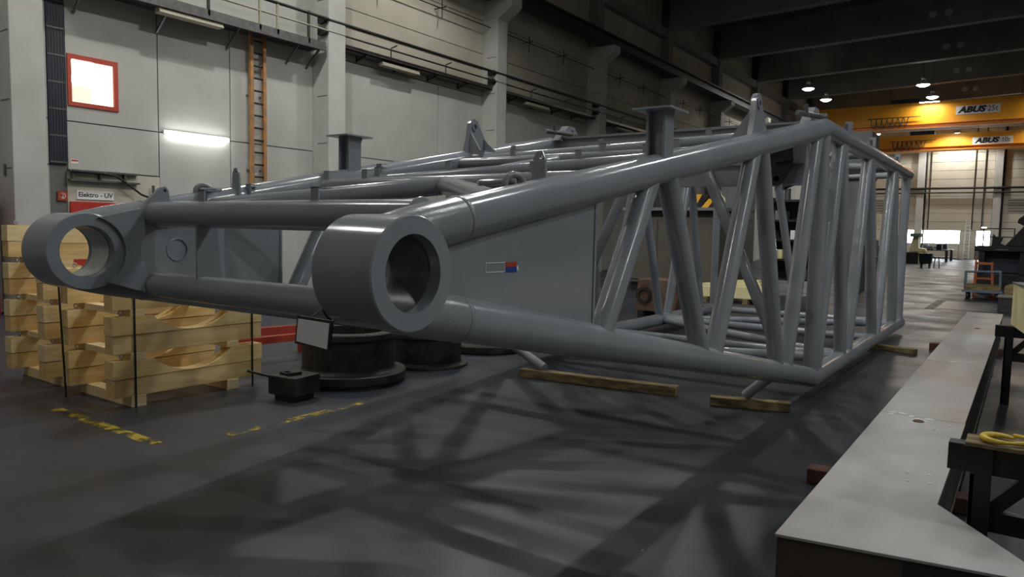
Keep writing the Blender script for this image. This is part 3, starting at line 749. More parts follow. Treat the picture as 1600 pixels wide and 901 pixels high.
    MB().tube((xb+0.04, yb_-0.30, zu+0.10), (xb+0.04, yb_-0.33, zu+0.22), 0.02, 10).build('pin_handle', 'dull_steel', pb, smooth=True)
    MB().box(xb+0.12, yb_-0.07, zu+0.06, xb+0.17, yb_+0.02, zu+0.16).build('pin_keeper', BG, pb)
    # plates on the straight chord
    for yy in (9.65, 11.3, 13.7):
        MB().box(xc+s*(Wb-0.09)-0.04, yy, zu+0.07, xc+s*(Wb-0.09)+0.04, yy+0.03, zu+0.30).box(xc+s*(Wb-0.09)-0.035, yy-0.16, zu+0.07, xc+s*(Wb-0.09)-0.02, yy, zu+0.22).build('deck_bracket', BG, boom)
        MB().tube((xc+s*(Wb-0.05), yy-0.55, zu+0.09), (xc+s*(Wb-0.05), yy-0.32, zu+0.10), 0.028, 10).tube((xc+s*(Wb-0.05), yy-0.36, zu+0.08), (xc+s*(Wb-0.05), yy-0.36, zu+0.22), 0.02, 8).build('pin', 'dull_steel', boom, smooth=True)
    # short raking feet
    f0, f1 = ((-2.12, 6.89, 0.12), Lw(1, 6.9)) if s > 0 else ((-4.32, 6.76, 0.13), Lw(-1, 6.9))
    tube('support_foot', f0, f1, 0.05)
# label on the near web plate
xl_ = lambda y: xc+HW(y)+0.0135
lbs = MB()
for (a, b, c, d) in ((2.69, 1.448, 2.835, 1.452), (2.69, 1.492, 2.835, 1.496), (2.69, 1.448, 2.693, 1.496), (2.832, 1.448, 2.835, 1.496)):
    lbs.prism([(a, b), (c, b), (c, d), (a, d)], lambda u, v, t: (xl_(u)+t, u, v), 0, 0.002)
plate = lbs.build('maker_label', 'paper', boom)
for nm, m, za, zb, ya, yb in (('red_field', 'sticker_red', 1.472, 1.496, 2.84, 2.925), ('blue_field', 'sticker_blue', 1.446, 1.472, 2.84, 2.925), ('white_tip', 'paper', 1.455, 1.475, 2.925, 2.937)):
    MB().prism([(ya, za), (yb, za), (yb, zb), (ya, zb)], lambda u, v, t: (xl_(u)+t, u, v), 0, 0.002).build(nm, m, plate)
# front cross tubes and stiffeners
XI0, XI1 = xc-(We-wE), xc+(We-wE)
tube('cross_tube', (XI0, 2.49, 1.705), (XI1, 2.49, 1.705), 0.080, 28)
tube('cross_tube', (XI0, 2.49, 1.257), (XI1, 2.49, 1.257), 0.081, 28)
for s in (1, -1):
    MB().prism([(2.44, 1.32), (2.62, 1.30), (2.62, 1.66), (2.44, 1.64)], lambda u, v, t: (t, u, v), xc-s*0.60-0.008, xc-s*0.60+0.008).build('stiffener', BG, boom)
    MB().path([(xc+s*(We-wE-0.01), 2.49+0.083*math.cos(i*PI/10), 1.257+0.083*math.sin(i*PI/10)) for i in range(20)], 0.009, 8, closed=True).build('weld_ring', 'boom_rough', boom, smooth=True)
    MB().path([(xc+s*(We-wE-0.01), 2.49+0.082*math.cos(i*PI/10), 1.705+0.082*math.sin(i*PI/10)) for i in range(20)], 0.009, 8, closed=True).build('weld_ring', 'boom_rough', boom, smooth=True)
# top face lattice
dn = -0.02
for s in (1, -1):
    tube('top_brace', (xc+s*(HW(2.9)), 2.92, ZU(2.92)+dn), (xc+s*0.02, 3.98, ZU(3.98)+dn), 0.068)
tube('cross_tube', U(-1, 4.05, 0, dn), U(1, 4.05, 0, dn), 0.068)
tube('cross_tube', U(-1, 5.92, 0, dn), U(1, 5.92, 0, dn), 0.052)
tube('top_brace', U(-1, 4.2, 0, dn), U(1, 5.80, 0, dn), 0.052)
tube('top_brace', (xc-0.25, 4.9, ZU(4.9)+dn), (xc-0.25, 5.92, ZU(5.92)+dn), 0.045)
tube('top_brace', U(-1, 6.08, 0, dn), U(1, 7.85, 0, dn), 0.06)
cb = MB().box(xc-Wb, Yk-0.012, 2.20, xc+Wb, Yk+0.012, zu+0.06).build('cross_girder', BG, boom)
MB().box(xc-Wb, Yk-0.05, zu+0.06, xc+Wb, Yk+0.05, zu+0.085).build('top_flange', BG, cb)
MB().box(xc-Wb, Yk-0.06, 2.18, xc+Wb, Yk+0.06, 2.20).build('bottom_flange', BG, cb)
MB().box(xc-Wb, Yk-0.05, 2.40, xc+Wb, Yk-0.012, 2.415).build('rib', BG, cb)
for s in (1, -1):
    xm = xc+s*1.25
    hb = MB().prism([(-0.16, 2.56), (0.14, 2.60), (0.15, 2.36), (0.04, 2.18), (-0.05, 2.16), (-0.13, 2.30)], lambda u, v, t: (xm+s*u, t, v), Yk-0.18, Yk-0.14).build('hanger_bracket', 'black_steel', boom)
    MB().prism([(-0.02, 2.40), (0.13, 2.58), (0.17, 2.42)], lambda u, v, t: (xm+s*u, t, v), Yk-0.21, Yk-0.18).build('bracket_cheek', 'cable_black', hb)
    MB().tube((xm, Yk-0.18, 2.24), (xm, Yk-0.01, 2.24), 0.03, 10).build('bracket_pin', 'dull_steel', hb, smooth=True)
    tube('sway_brace', (xm, Yk-0.12, 2.22), (xc+s*(1.25+0.26), Yk-0.10, 0.75), 0.04)
for i, (a, b) in enumerate(((8.1, 10.4), (10.6, 12.5), (12.7, 14.1))):
    s = 1 if i % 2 == 0 else -1
    tube('top_brace', U(s, a, 0, dn), U(-s, b, 0, dn), 0.055)
    tube('cross_tube', U(-1, b+0.08, 0, dn), U(1, b+0.08, 0, dn), 0.052)
# bottom face lattice
for y in (4.05, 5.92, 7.96, 9.6, 11.72, 14.15): tube('cross_tube', Lw(-1, y), Lw(1, y), 0.06)
for i, (a, b) in enumerate(((4.2, 5.8), (6.05, 7.8), (8.1, 9.5), (9.7, 11.6), (11.85, 14.0))):
    s = 1 if i % 2 == 0 else -1
    tube('bottom_brace', Lw(-s, a), Lw(s, b), 0.058)
# sway bracing at the corner frame
for s in (1, -1):
    tube('sway_brace', (xc+s*0.45, Yk-0.07, 2.35), (xc+s*1.42, Yk-0.07, 0.24), 0.062)
# little grating clips on the tubes
def clip(x, y, z, sx=1):
    MB().box(x-0.03, y-0.02, z, x+0.03, y-0.012, z+0.075).box(x-0.03, y-0.02, z+0.07, x+0.03, y+0.07, z+0.075).build('grating_clip', BG, boom)
for x in (-4.02, -3.0): clip(x, 2.49, 1.775)
for x in (-4.75, -4.3, -2.7): clip(x, 4.05, ZU(4.05)+0.04)
for x in (-4.6, -4.2, -3.2, -2.5): clip(x, 5.92, ZU(5.92)+0.025)
for t in (0.12, 0.3, 0.62, 0.78):
    p = Vector(U(-1, 4.2)).lerp(Vector(U(1, 5.8)), t); clip(p.x, p.y, p.z+0.025)
for t in (0.15, 0.4, 0.7):
    p = Vector(U(-1, 6.08)).lerp(Vector(U(1, 7.85)), t); clip(p.x, p.y, p.z+0.03)
for y in (3.3, 4.7): clip(xc-HW(y)+0.09, y, ZU(y)+0.03)

# hanging info board on wires
b = thing('hanging_board', 'black framed sheet hanging on wires from the lower cross tube', 'sign', (-2.43, 2.0, 1.15))
q = [(-2.549, 1.146), (-2.325, 1.142), (-2.319, 1.262), (-2.543, 1.266)]
MB().prism(q, lambda u, v, t: (u, t-(1.26-v)*0.08, v), 2.0, 2.008).build('frame', 'black_steel', b)
q2 = [(-2.535, 1.157), (-2.337, 1.144), (-2.333, 1.250), (-2.531, 1.254)]
MB().prism(q2, lambda u, v, t: (u, t-(1.26-v)*0.08, v), 1.996, 2.0).build('sheet', 'paper', b)
for x in (-2.86, -2.68):
    MB().path([(x, 2.49+0.085*math.cos(t), 1.257+0.085*math.sin(t)) for t in [i*PI/10 for i in range(20)]], 0.004, 6, closed=True).build('wire_loop', 'cable_black', b)
MB().path([(-2.86, 2.41, 1.24), (-2.7, 2.2, 1.23), (-2.54, 2.004, 1.262)], 0.003, 6).build('wire', 'cable_black', b)
MB().path([(-2.68, 2.41, 1.24), (-2.5, 2.2, 1.25), (-2.33, 2.004, 1.26)], 0.003, 6).build('wire', 'cable_black', b)

# supporting timbers
def timber(p0, p1, w_, h_, lab, m='wood_old'):
    p0 = Vector(p0)+Vector((0, 0, h_/2)); p1 = Vector(p1)+Vector((0, 0, h_/2))
    o = MB().bar(p0, p1, w_, h_).build('timber_beam', m, None, bevel=0.008)
    return tag(o, lab, 'timber', 'timbers on the floor')
timber((-4.60, 6.72, 0), (-2.83, 6.95, 0), 0.12, 0.10, 'long worn square timber under the middle of the boom')
timber((-2.43, 6.80, 0), (-1.73, 7.02, 0), 0.11, 0.09, 'short worn timber under the raking tube foot beside the long timber')
timber((-2.2, 12.05, 0), (-1.22, 11.72, 0), 0.12, 0.076, 'flat timber under the straight end of the boom')
# yellow floor lines
def line(name, x0, y0, x1, y1, lab): return tag(MB().box(x0, y0, 0.0, x1, y1, 0.0015).build(name, 'worn_yellow'), lab, 'floor marking', 'yellow floor lines')
line('floor_line', -6.9, 2.78, -5.2, 2.88, 'worn yellow floor line beside the wooden cradles')
line('floor_line', -5.09, 3.3, -4.99, 4.75, 'worn yellow floor line beside the iron block and flanged drum')

# ================================================================== TIMBER CRADLES
def cradle(x0, x1, z, lab, first=None, bolts=True):
    c = thing('timber_cradle', lab, 'cradle', ((x0+x1)/2, 3.86, z), 'timber cradles in two strapped stacks')
    Y0, Y1, zb = 3.11, 4.62, z
    for xa in (x0, x1-0.15):
        lo = MB().box(xa+0.003, Y0+0.004, zb, xa+0.147, Y1-0.004, zb+0.160).build('lower_board', 'wood_low', c, bevel=0.004)
        cz = zb+0.33+0.42
        a0 = math.asin(0.4/0.58)
        arc = [(3.87+0.58*math.sin(t), cz-0.58*math.cos(t)) for t in [a0-2*a0*i/16 for i in range(17)]]
        poly = [(Y0, zb+0.167), (Y1, zb+0.167), (Y1, zb+0.33)]+arc+[(Y0, zb+0.33)]
        # split so that faces stay simple
        up = MB()
        pts = [(Y1, zb+0.33)]+arc+[(Y0, zb+0.33)]
        top = [(u, v) for u, v in pts]
        n = len(top); vs = []
        for t in (xa, xa+0.15):
            for u, v in top: vs += [(t, u, zb+0.167), (t, u, v)]
        fs = []
        for i in range(n-1):
            fs += [(2*i, 2*i+2, 2*i+3, 2*i+1), (2*n+2*i, 2*n+2*i+1, 2*n+2*i+3, 2*n+2*i+2), (2*i+1, 2*i+3, 2*n+2*i+3, 2*n+2*i+1), (2*i, 2*n+2*i, 2*n+2*i+2, 2*i+2)]
        fs += [(0, 1, 2*n+1, 2*n), (2*n-2, 4*n-2, 4*n-1, 2*n-1)]
        up._add(vs, fs).build('arched_board', 'wood_cut' if (xa*7) % 2 < 1 else 'wood_pale', c)
        if bolts:
            yb = 3.22; xm = xa+0.075
            ey = MB().path([(xm, yb+0.018*math.cos(t), zb+0.33+0.030+0.018*math.sin(t)) for t in [i*PI/8 for i in range(16)]], 0.006, 8, closed=True)
            ey.tube((xm, yb, zb+0.325), (xm, yb, zb+0.342), 0.012, 8).build('eye_bolt', 'bright_steel', c, smooth=True)
    for yy in (3.27, 4.22):
        h0 = 0.10 if z < 0.2 else 0.06
        MB().box(x0, yy, zb-h0, x1, yy+0.13, zb).build('bearer', 'wood_cut', c, bevel=0.003)
    return c
ordn = ['bottom', 'second', 'third', 'topmost']
for j in range(3): cradle(-7.435, -6.45, 0.10+0.39*j, 'pale wooden cradle with arched cut-outs, %s of the stack facing the steel drums' % (ordn[j] if j < 2 else 'topmost'))
for j in range(4): cradle(-8.73, -7.796, 0.10+0.39*j, 'pale wooden cradle with arched cut-outs, %s of the taller stack facing the red cabinet' % ordn[j])
def strap(x, y, z1, lab, dx=0, dy=0):
    tag(MB().bar((x, y, 0.0), (x+dx, y+dy, z1), 0.016, 0.008, (1, 0, 0)).build('lashing_strap', 'black_steel'), lab, 'strap', 'lashing straps on the cradles')
strap(-6.44, 3.30, 1.35, 'dark lashing strap on the arched front of the cradles, at the bolt end')
strap(-6.44, 4.50, 1.35, 'dark lashing strap on the arched front of the cradles, beside the red bars')
strap(-7.30, 3.085, 1.35, 'dark lashing strap across the board ends of the cradle stack', dx=-0.12)

# red steel bars beyond the cradles
s = thing('red_stand', 'low red painted steel stand behind the wooden cradles', 'stand', (-7.6, 5.5, 0))
MB().bar((-7.50, 4.85, 0.27), (-7.34, 6.3, 0.27), 0.08, 0.085).build('side_bar', 'red_frame', s)
MB().bar((-8.05, 5.0, 0.30), (-7.75, 6.4, 0.30), 0.08, 0.10).build('side_bar', 'red_frame', s)
MB().bar((-8.0, 5.2, 0.26), (-7.45, 5.2, 0.26), 0.07, 0.07).build('cross_bar', 'red_frame', s)
MB().bar((-7.8, 6.2, 0.26), (-7.35, 6.2, 0.26), 0.07, 0.07).build('cross_bar', 'red_frame', s)
for x, y in ((-7.46, 5.2), (-7.36, 6.2), (-8.0, 5.2), (-7.8, 6.2)): MB().box(x-0.035, y-0.035, 0, x+0.035, y+0.035, 0.25).build('leg', 'red_frame', s)

# flanged drums under the boom
def drum(name, x, y, prof, lab, m='dark_steel'):
    return tag(MB().lathe(prof, (x, y, 0), 64).build(name, m, None, smooth=True, angle=25), lab, 'drum', 'steel drums under the boom')
drum('flanged_drum', -5.926, 5.342, [(0.0, 0.0), (0.56, 0.0), (0.56, 0.04), (0.607, 0.045), (0.612, 0.06), (0.612, 0.125), (0.60, 0.135), (0.52, 0.135), (0.50, 0.15), (0.49, 0.17), (0.49, 0.46), (0.50, 0.48), (0.53, 0.49), (0.53, 0.545), (0.52, 0.555), (0.40, 0.555), (0.385, 0.54), (0.385, 0.20), (0.0, 0.20)], 'dark flanged steel drum with a wide base rim beside the iron block')
drum('flanged_drum', -5.93, 6.60, [(0.0, 0.0), (0.50, 0.0), (0.50, 0.03), (0.43, 0.04), (0.42, 0.06), (0.42, 0.34), (0.45, 0.36), (0.45, 0.43), (0.43, 0.44), (0.34, 0.44), (0.34, 0.15), (0.0, 0.15)], 'dark steel drum standing behind the wide rimmed drum')
drum('steel_ring', -6.15, 8.02, [(0.38, 0.0), (0.62, 0.0), (0.63, 0.02), (0.63, 0.10), (0.61, 0.12), (0.40, 0.12), (0.38, 0.10), (0.38, 0.0)], 'low dark steel ring lying flat behind the drums')

# iron block with handle
s = thing('iron_block', 'dark iron weight block with a bar handle and clamp on top beside the drum', 'weight', (-5.67, 4.42, 0))
mb = MB(); c0 = Vector((-5.665, 4.42, 0)); ang = math.radians(8)
def rot(u, v): return (c0.x+u*math.cos(ang)-v*math.sin(ang), c0.y+u*math.sin(ang)+v*math.cos(ang))
for (h, z0, z1) in ((0.17, 0.055, 0.235), (0.13, 0.0, 0.055)):
    q = [rot(-h, -h), rot(h, -h), rot(h, h), rot(-h, h)]
    MB().prism(q, lambda u, v, t: (u, v, t), z0, z1).build('block' if z0 > 0 else 'plinth', 'dark_steel', s, bevel=0.008)
MB().tube((-5.83, 4.30, 0.20), (-5.98, 4.12, 0.27), 0.012, 8).build('handle_bar', 'black_steel', s, smooth=True)
k = MB().bar((-5.76, 4.42, 0.245), (-5.60, 4.40, 0.245), 0.02, 0.02).bar((-5.76, 4.34, 0.245), (-5.62, 4.33, 0.245), 0.02, 0.02).bar((-5.76, 4.33, 0.245), (-5.76, 4.43, 0.245), 0.02, 0.02).bar((-5.62, 4.32, 0.25), (-5.60, 4.45, 0.25), 0.03, 0.03)
k.build('clamp', 'black_steel', s)

# ================================================================== LONG PRIMED BEAM, RIGHT
g = thing('steel_box_beam', 'long grey primed steel box beam lying on blocks along the aisle', 'steel beam', (-0.49, 8, 0.1))
zt = 0.5
js = [2.83, 5.30, 7.89, 10.92, 13.64]
def top_outline(a, b):
    return [(-0.733, a), (-0.256, a), (-0.256, b), (-0.733, b)]
for a, b in zip(js[1:], js[2:]):
    MB().prism(top_outline(a+0.003, b-0.003), lambda u, v, t: (u, v, t), zt-0.012, zt).build('top_plate', 'beam_primer', g, bevel=0.002)
MB().prism([(-0.733, 2.827), (0.16, 2.985), (-0.253, 3.594), (-0.253, 5.297), (-0.733, 5.297)], lambda u, v, t: (u, v, t), zt-0.012, zt).build('top_plate', 'beam_primer', g, bevel=0.002)
MB().box(-0.728, 2.85, 0.10, -0.71, 13.62, zt-0.012).build('side_plate', 'rust_plate', g)
MB().box(-0.285, 3.6, 0.10, -0.268, 13.62, zt-0.012).build('side_plate', 'dark_steel', g)
MB().prism([(-0.27, 3.60), (0.14, 3.0), (0.125, 2.99), (-0.285, 3.59)], lambda u, v, t: (u, v, t), 0.10, zt-0.012).build('side_plate', 'rust_plate', g)
MB().prism([(-0.726, 2.84), (0.13, 2.992), (0.13, 3.008), (-0.726, 2.856)], lambda u, v, t: (u, v, t), 0.10, zt-0.014).build('end_plate', 'primer_brown', g)
MB().prism([(-0.30, 2.912), (0.13, 2.988), (0.13, 2.993), (-0.30, 2.917)], lambda u, v, t: (u, v, t), 0.3, zt-0.016).build('patch_plate', 'dark_steel', g)
MB().box(-0.73, 2.86, 0.10, -0.26, 13.62, 0.112).build('bottom_plate', 'dark_steel', g)
for (x, y) in ((-0.498, 5.17), (-0.478, 11.15)):
    MB().path([(x+0.027*math.cos(i*PI/8), y+0.032*math.sin(i*PI/8), zt) for i in range(16)], 0.006, 6, closed=True).build('hole_rim', 'wood_red', g)
    MB().lathe([(0.0, 0.0025), (0.026, 0.0025), (0.026, 0)], (x, y, zt), 16).build('hole', 'wood_red', g)
for yb in (3.85, 5.0, 6.25, 7.3, 8.6, 10.1):
    for dx, dy in ((-0.40, 0), (-0.31, 0.02), (-0.415, 0.14), (-0.325, 0.16)):
        MB().lathe([(0.0, 0.006), (0.007, 0.005), (0.009, 0.0)], (dx, yb+dy, zt), 8).build('stud', 'stud_white', g, smooth=True)
def chalk(poly, nm='chalk_patch'):
    MB().prism(poly, lambda u, v, t: (u, v, t), zt, zt+0.0008).build(nm, 'sign_white', g)
for x0, y0, ln in ((-0.72, 5.32, 0.16), (-0.55, 5.25, 0.10), (-0.70, 7.93, 0.2), (-0.72, 6.28, 0.06)):
    for i in range(5):
        a = x0+random.uniform(0, ln); b = y0+random.uniform(-0.05, 0.05); r_ = random.uniform(0.008, 0.02)
        chalk([(a+r_*random.uniform(.7, 2.2)*math.cos(t), b+r_*random.uniform(.6, 1.2)*math.sin(t)) for t in [j*PI/4 for j in range(8)]])
for y, lab in ((5.05, 'red brown wood block under the grey beam, at the chipped plate joint'), (12.4, 'red brown wood block under the far end of the grey beam')):
    tag(MB().box(-1.12, y, 0.0, -0.2, y+0.14, 0.098).build('wood_block', 'wood_red', None, bevel=0.006), lab, 'wood block', 'blocks under the grey beam')

# trestles
def trestle(y, lab, x0=-0.225):
    t = thing('steel_trestle', lab, 'trestle', (0.5, y, 0), 'black steel trestles')
    MB().box(x0, y-0.04, 0.68, 1.3, y+0.04, 0.795).build('top_beam', 'black_steel', t, bevel=0.004)
    for x in (x0+0.085, 1.15): MB().box(x, y-0.06, 0.0, x+0.075, y-0.042, 0.79).box(x, y-0.06, 0.0, x+0.014, y+0.02, 0.68).build('leg', 'black_steel', t)
    MB().box(x0+0.125, y-0.03, 0.44, 1.2, y+0.03, 0.525).build('lower_rail', 'black_steel', t)
    MB().bar((x0+0.14, y, 0.50), (x0+0.33, y, 0.72), 0.05, 0.055).build('brace', 'black_steel', t)
    MB().bar((1.16, y, 0.50), (0.97, y, 0.72), 0.05, 0.055).build('brace', 'black_steel', t)
trestle(3.58, 'black steel trestle with the yellow hook lying on it, beside the grey beam')
trestle(8.82, 'black steel trestle carrying the cream yellow beam')
tag(MB().box(-0.165, 3.50, 0.797, 1.2, 3.67, 0.815).build('wood_plank', 'wood_old', None, bevel=0.004), 'brown plank on top of the black trestle under the yellow hook', 'plank')
tag(MB().box(-0.22, 4.15, 0.0, 0.9, 4.28, 0.09).build('wood_plank', 'wood_red', None, bevel=0.004), 'dark plank on the floor behind the black trestle with the hook', 'plank')
s = thing('lifting_hook', 'worn yellow lifting hook lying on the trestle plank', 'hook', (0.05, 3.58, 0.816))
hp = []; hr = []
for i in range(15):
    t = math.radians(40+i*19); k_ = math.sin(PI*i/14)
    hp.append((-0.045+0.062*math.cos(t), 3.585+0.066*math.sin(t), 0.829)); hr.append(0.006+0.008*k_)
hp += [(0.05, 3.56, 0.829), (0.11, 3.575, 0.829), (0.19, 3.585, 0.829)]; hr += [0.012, 0.012, 0.014]
MB().path(hp, hr, 10).build('hook_bow', 'safety_yellow', s, smooth=True, angle=80)
MB().path([(0.06, 3.56, 0.846), (0.03, 3.60, 0.846), (0.0, 3.63, 0.842)], 0.008, 8).build('latch', 'safety_yellow', s, smooth=True)
MB().path([(0.24+0.045*math.cos(i*PI/8), 3.585+0.04*math.sin(i*PI/8), 0.829) for i in range(16)], 0.013, 8, closed=True).build('hook_eye', 'safety_yellow', s, smooth=True)
# cream beam resting on the trestle
g = thing('cream_beam', 'cream yellow steel beam resting on the black trestle', 'steel beam', (0.3, 7, 0.8))
MB().prism([(-0.10, 8.95), (0.28, 8.95), (0.86, 5.0), (0.46, 5.0)], lambda u, v, t: (u, v, t), 0.798, 0.815).build('bottom_flange', 'cream_paint', g)
MB().prism([(-0.10, 8.95), (-0.08, 8.95), (0.48, 5.0), (0.46, 5.0)], lambda u, v, t: (u, v, t), 0.815, 1.215).build('side_web', 'cream_paint', g)
MB().prism([(-0.11, 8.96), (0.29, 8.96), (0.87, 4.99), (0.45, 4.99)], lambda u, v, t: (u, v, t), 1.215, 1.23).build('top_flange', 'machine_grey', g)
trestle(5.3, 'black steel trestle under the end of the cream yellow beam beside the short plank', 0.38)

# ================================================================== BACKGROUND MACHINES
# behind the boom
s = thing('tan_machine', 'large dull tan machine cabinet with doors behind the boom lattice', 'machine', (-7.7, 19.8, 0))
MB().box(-9.4, 19.0, 0.25, -6.75, 21.2, 2.1).build('body', 'machine_tan', s, bevel=0.02)
MB().box(-9.3, 19.1, 0.0, -6.85, 21.1, 0.25).build('plinth', 'black_steel', s)
for x in (-9.3, -8.45, -7.6):
    d = MB().box(x, 18.97, 0.35, x+0.80, 19.0, 2.0).build('cabinet_door', 'machine_tan', s, bevel=0.006)
    MB().box(x+0.70, 18.94, 1.1, x+0.74, 18.97, 1.3).build('door_handle', 'dull_steel', d)
MB().box(-9.5, 18.8, 2.28, -6.5, 21.2, 2.36).build('top_shelf', 'machine_grey', s)
MB().box(-9.4, 19.0, 2.1, -6.75, 21.2, 2.28).build('shelf_base', 'black_steel', s)
s = thing('hook_block', 'orange and black striped hook block resting on the tan machine', 'hook block', (-7.4, 19.3, 2.36))
for i in range(6):
    x = -8.0+i*0.18; h_ = 0.36 if i < 4 else 0.24
    MB().prism([(x, 2.362), (x+0.178, 2.362), (x+0.178+0.2, 2.362+h_), (x+0.2, 2.362+h_)], lambda u, v, t: (u, t, v), 19.05, 19.35).build('stripe_plate', 'hazard_orange' if i % 2 == 0 else 'black_steel', s)
MB().lathe([(0.0, -0.04), (0.15, -0.04), (0.15, 0.04), (0.0, 0.04)], (-6.75, 19.0, 2.53), 20, 'Y').build('sheave', 'cream_light', s)
s = thing('rusty_block', 'rust brown steel block on dark skids seen through the boom', 'steel block', (-5.85, 13.3, 0))
MB().prism([(-6.25, 0.14), (-5.42, 0.14), (-5.36, 0.40), (-5.44, 0.76), (-6.18, 0.76)], lambda u, v, t: (u, t, v), 13.0, 13.7).build('block', 'rust_plate', s, bevel=0.01)
for x in (-6.15, -5.65): MB().box(x, 12.95, 0, x+0.12, 13.75, 0.14).build('skid', 'black_steel', s)
MB().lathe([(0.10, -0.02), (0.16, -0.02), (0.16, 0.02), (0.10, 0.02)], (-6.05, 12.99, 0.45), 20, 'Y', closed=True).build('bore_ring', 'dark_steel', s)
s = thing('dark_casting', 'dark machined casting beside the rusty block behind the boom', 'casting', (-6.9, 12.6, 0))
MB().lathe([(0.0, 0.0), (0.36, 0.0), (0.36, 0.10), (0.20, 0.12), (0.20, 0.32), (0.30, 0.34), (0.30, 0.40), (0.0, 0.40)], (-6.9, 12.6, 0), 32).build('body', 'black_steel', s, smooth=True, angle=25)
MB().path([(-6.9+0.3*math.cos(i*PI/16), 12.6+0.3*math.sin(i*PI/16), 0.405) for i in range(32)], 0.012, 6, closed=True).build('rim', 'bright_steel', s, smooth=True)
s = thing('cream_girder_stack', 'cream yellow flat girders stacked on the floor behind the boom', 'girders', (-5.8, 18.0, 0))
for i, (x0, x1, y) in enumerate(((-6.75, -5.0, 17.4), (-6.70, -5.15, 17.8), (-6.5, -5.3, 18.2))):
    MB().prism([(x0, 0.12+0.0), (x1-0.15, 0.12), (x1, 0.26), (x1-0.1, 0.42+0.06*i), (x0, 0.36+0.06*i)], lambda u, v, t: (u, t, v), y, y+0.3).build('girder', 'cream_light', s, bevel=0.01)
for x in (-6.5, -5.5): MB().box(x, 17.3, 0, x+0.12, 18.6, 0.12).build('skid', 'wood_old', s)
# dark rack
s = thing('parts_rack', 'black steel parts rack with small cartons behind the boom', 'rack', (-5.6, 21.5, 0))
for x in (-6.2, -4.95):
    for y in (21.2, 21.9): MB().box(x, y, 0, x+0.06, y+0.06, 2.75).build('upright', 'black_steel', s)
for z in (0.4, 0.95, 1.5, 2.05, 2.6): MB().box(-6.2, 21.2, z, -4.89, 21.96, z+0.05).build('shelf', 'black_steel', s)
MB().box(-6.2, 21.9, 0.4, -4.89, 21.95, 2.7).build('back_panel', 'navy', s)
for i, (x, z, m, nm) in enumerate(((-6.0, 1.0, 'cream_light', 'carton'), (-5.5, 1.55, 'paper', 'carton'), (-5.95, 2.10, 'machine_grey', 'carton'), (-5.3, 0.45, 'machine_tan', 'carton'), (-5.3, 2.1, 'black_steel', 'carton'))):
    lab = ['cream carton on the second shelf of the black rack', 'white carton on the middle shelf of the black rack', 'grey carton on the fourth shelf of the black rack', 'tan carton on the lowest shelf of the black rack', 'black case on the fourth shelf of the black rack'][i]
    c = tag(MB().box(x, 21.3, z, x+0.3, 21.75, z+0.26).build('carton', m, None, bevel=0.01), lab, 'carton', 'boxes on the black rack')
    MB().box(x+0.12, 21.298, z+0.005, x+0.18, 21.3, z+0.262).build('tape', 'fixture_cream', c)
# grey portal machine
s = thing('portal_machine', 'tall pale grey portal machine with a dark tool head behind the boom', 'machine', (-5.6, 24.0, 0))
for x in (-8.4, -4.6): MB().box(x, 23.6, 0, x+0.55, 24.6, 3.35).build('portal_leg', 'machine_grey', s, bevel=0.02)
MB().box(-8.5, 23.5, 3.35, -3.9, 24.7, 4.75).build('crosshead', 'machine_grey', s, bevel=0.03)
MB().box(-8.3, 23.47, 3.5, -4.1, 23.5, 3.62).build('guide_rail', 'dull_steel', s)
MB().prism([(-6.6, 4.3), (-5.7, 4.7), (-5.4, 4.1), (-6.0, 3.2), (-6.5, 3.0)], lambda u, v, t: (u, t, v), 23.1, 23.47).build('tool_head', 'black_steel', s, bevel=0.02)
MB().tube((-6.15, 23.3, 3.1), (-6.15, 23.3, 2.5), 0.09, 12).build('spindle', 'dull_steel', s, smooth=True)
for i in range(3): MB().path([(-4.9+0.15*i, 23.4, 3.5), (-4.88+0.15*i, 23.35, 3.1), (-4.8+0.15*i, 23.4, 2.9-0.1*i)], 0.03, 6).build('hose', 'cable_black', s)
# lathe visible beside the boom end
s = thing('dark_lathe', 'dark lathe with swarf tray between the boom and the aisle', 'machine', (-6.8, 41, 0))
MB().box(-7.6, 38.5, 0, -5.9, 43.0, 0.75).build('bed', 'black_steel', s, bevel=0.03)
MB().box(-7.4, 38.6, 0.75, -6.1, 40.2, 1.55).build('headstock', 'machine_green', s, bevel=0.05)
MB().lathe([(0.0, -0.05), (0.34, -0.05), (0.34, 0.2), (0.0, 0.2)], (-6.75, 38.5, 1.2), 24, 'Y').build('chuck', 'dull_steel', s, smooth=True)
MB().box(-7.2, 41.2, 0.75, -6.2, 42.0, 1.25).build('carriage', 'dark_steel', s, bevel=0.03)
MB().box(-5.9, 38.7, 0.2, -5.6, 42.8, 0.3).build('swarf_tray', 'dull_steel', s)
# cream machine head and green bin
s = thing('milling_machine', 'cream coloured milling machine with dark base near the far windows', 'machine', (-6.0, 54.8, 0))
MB().box(-6.6, 54.3, 0, -5.5, 55.8, 0.75).build('base', 'black_steel', s, bevel=0.03)
MB().prism([(-6.45, 0.78), (-5.45, 0.78), (-5.5, 1.0), (-5.9, 1.05), (-5.95, 1.75), (-6.25, 1.75)], lambda u, v, t: (u, t, v), 54.4, 55.3).build('column', 'cream_light', s, bevel=0.04)
MB().box(-6.4, 54.2, 1.75, -5.8, 55.2, 2.0).build('head', 'machine_grey', s, bevel=0.04)
MB().tube((-5.75, 54.35, 0.75), (-5.75, 54.35, 0.0), 0.12, 12).build('lubricant_pipe', 'cream_light', s, smooth=True)
s = thing('green_bin', 'dark green waste bin on short legs in the far aisle', 'bin', (-4.75, 47.7, 0))
MB().prism([(-5.06, 0.24), (-4.48, 0.24), (-4.44, 0.82), (-5.1, 0.82)], lambda u, v, t: (u, t, v), 47.4, 48.1).build('tub', 'machine_green', s, bevel=0.02)
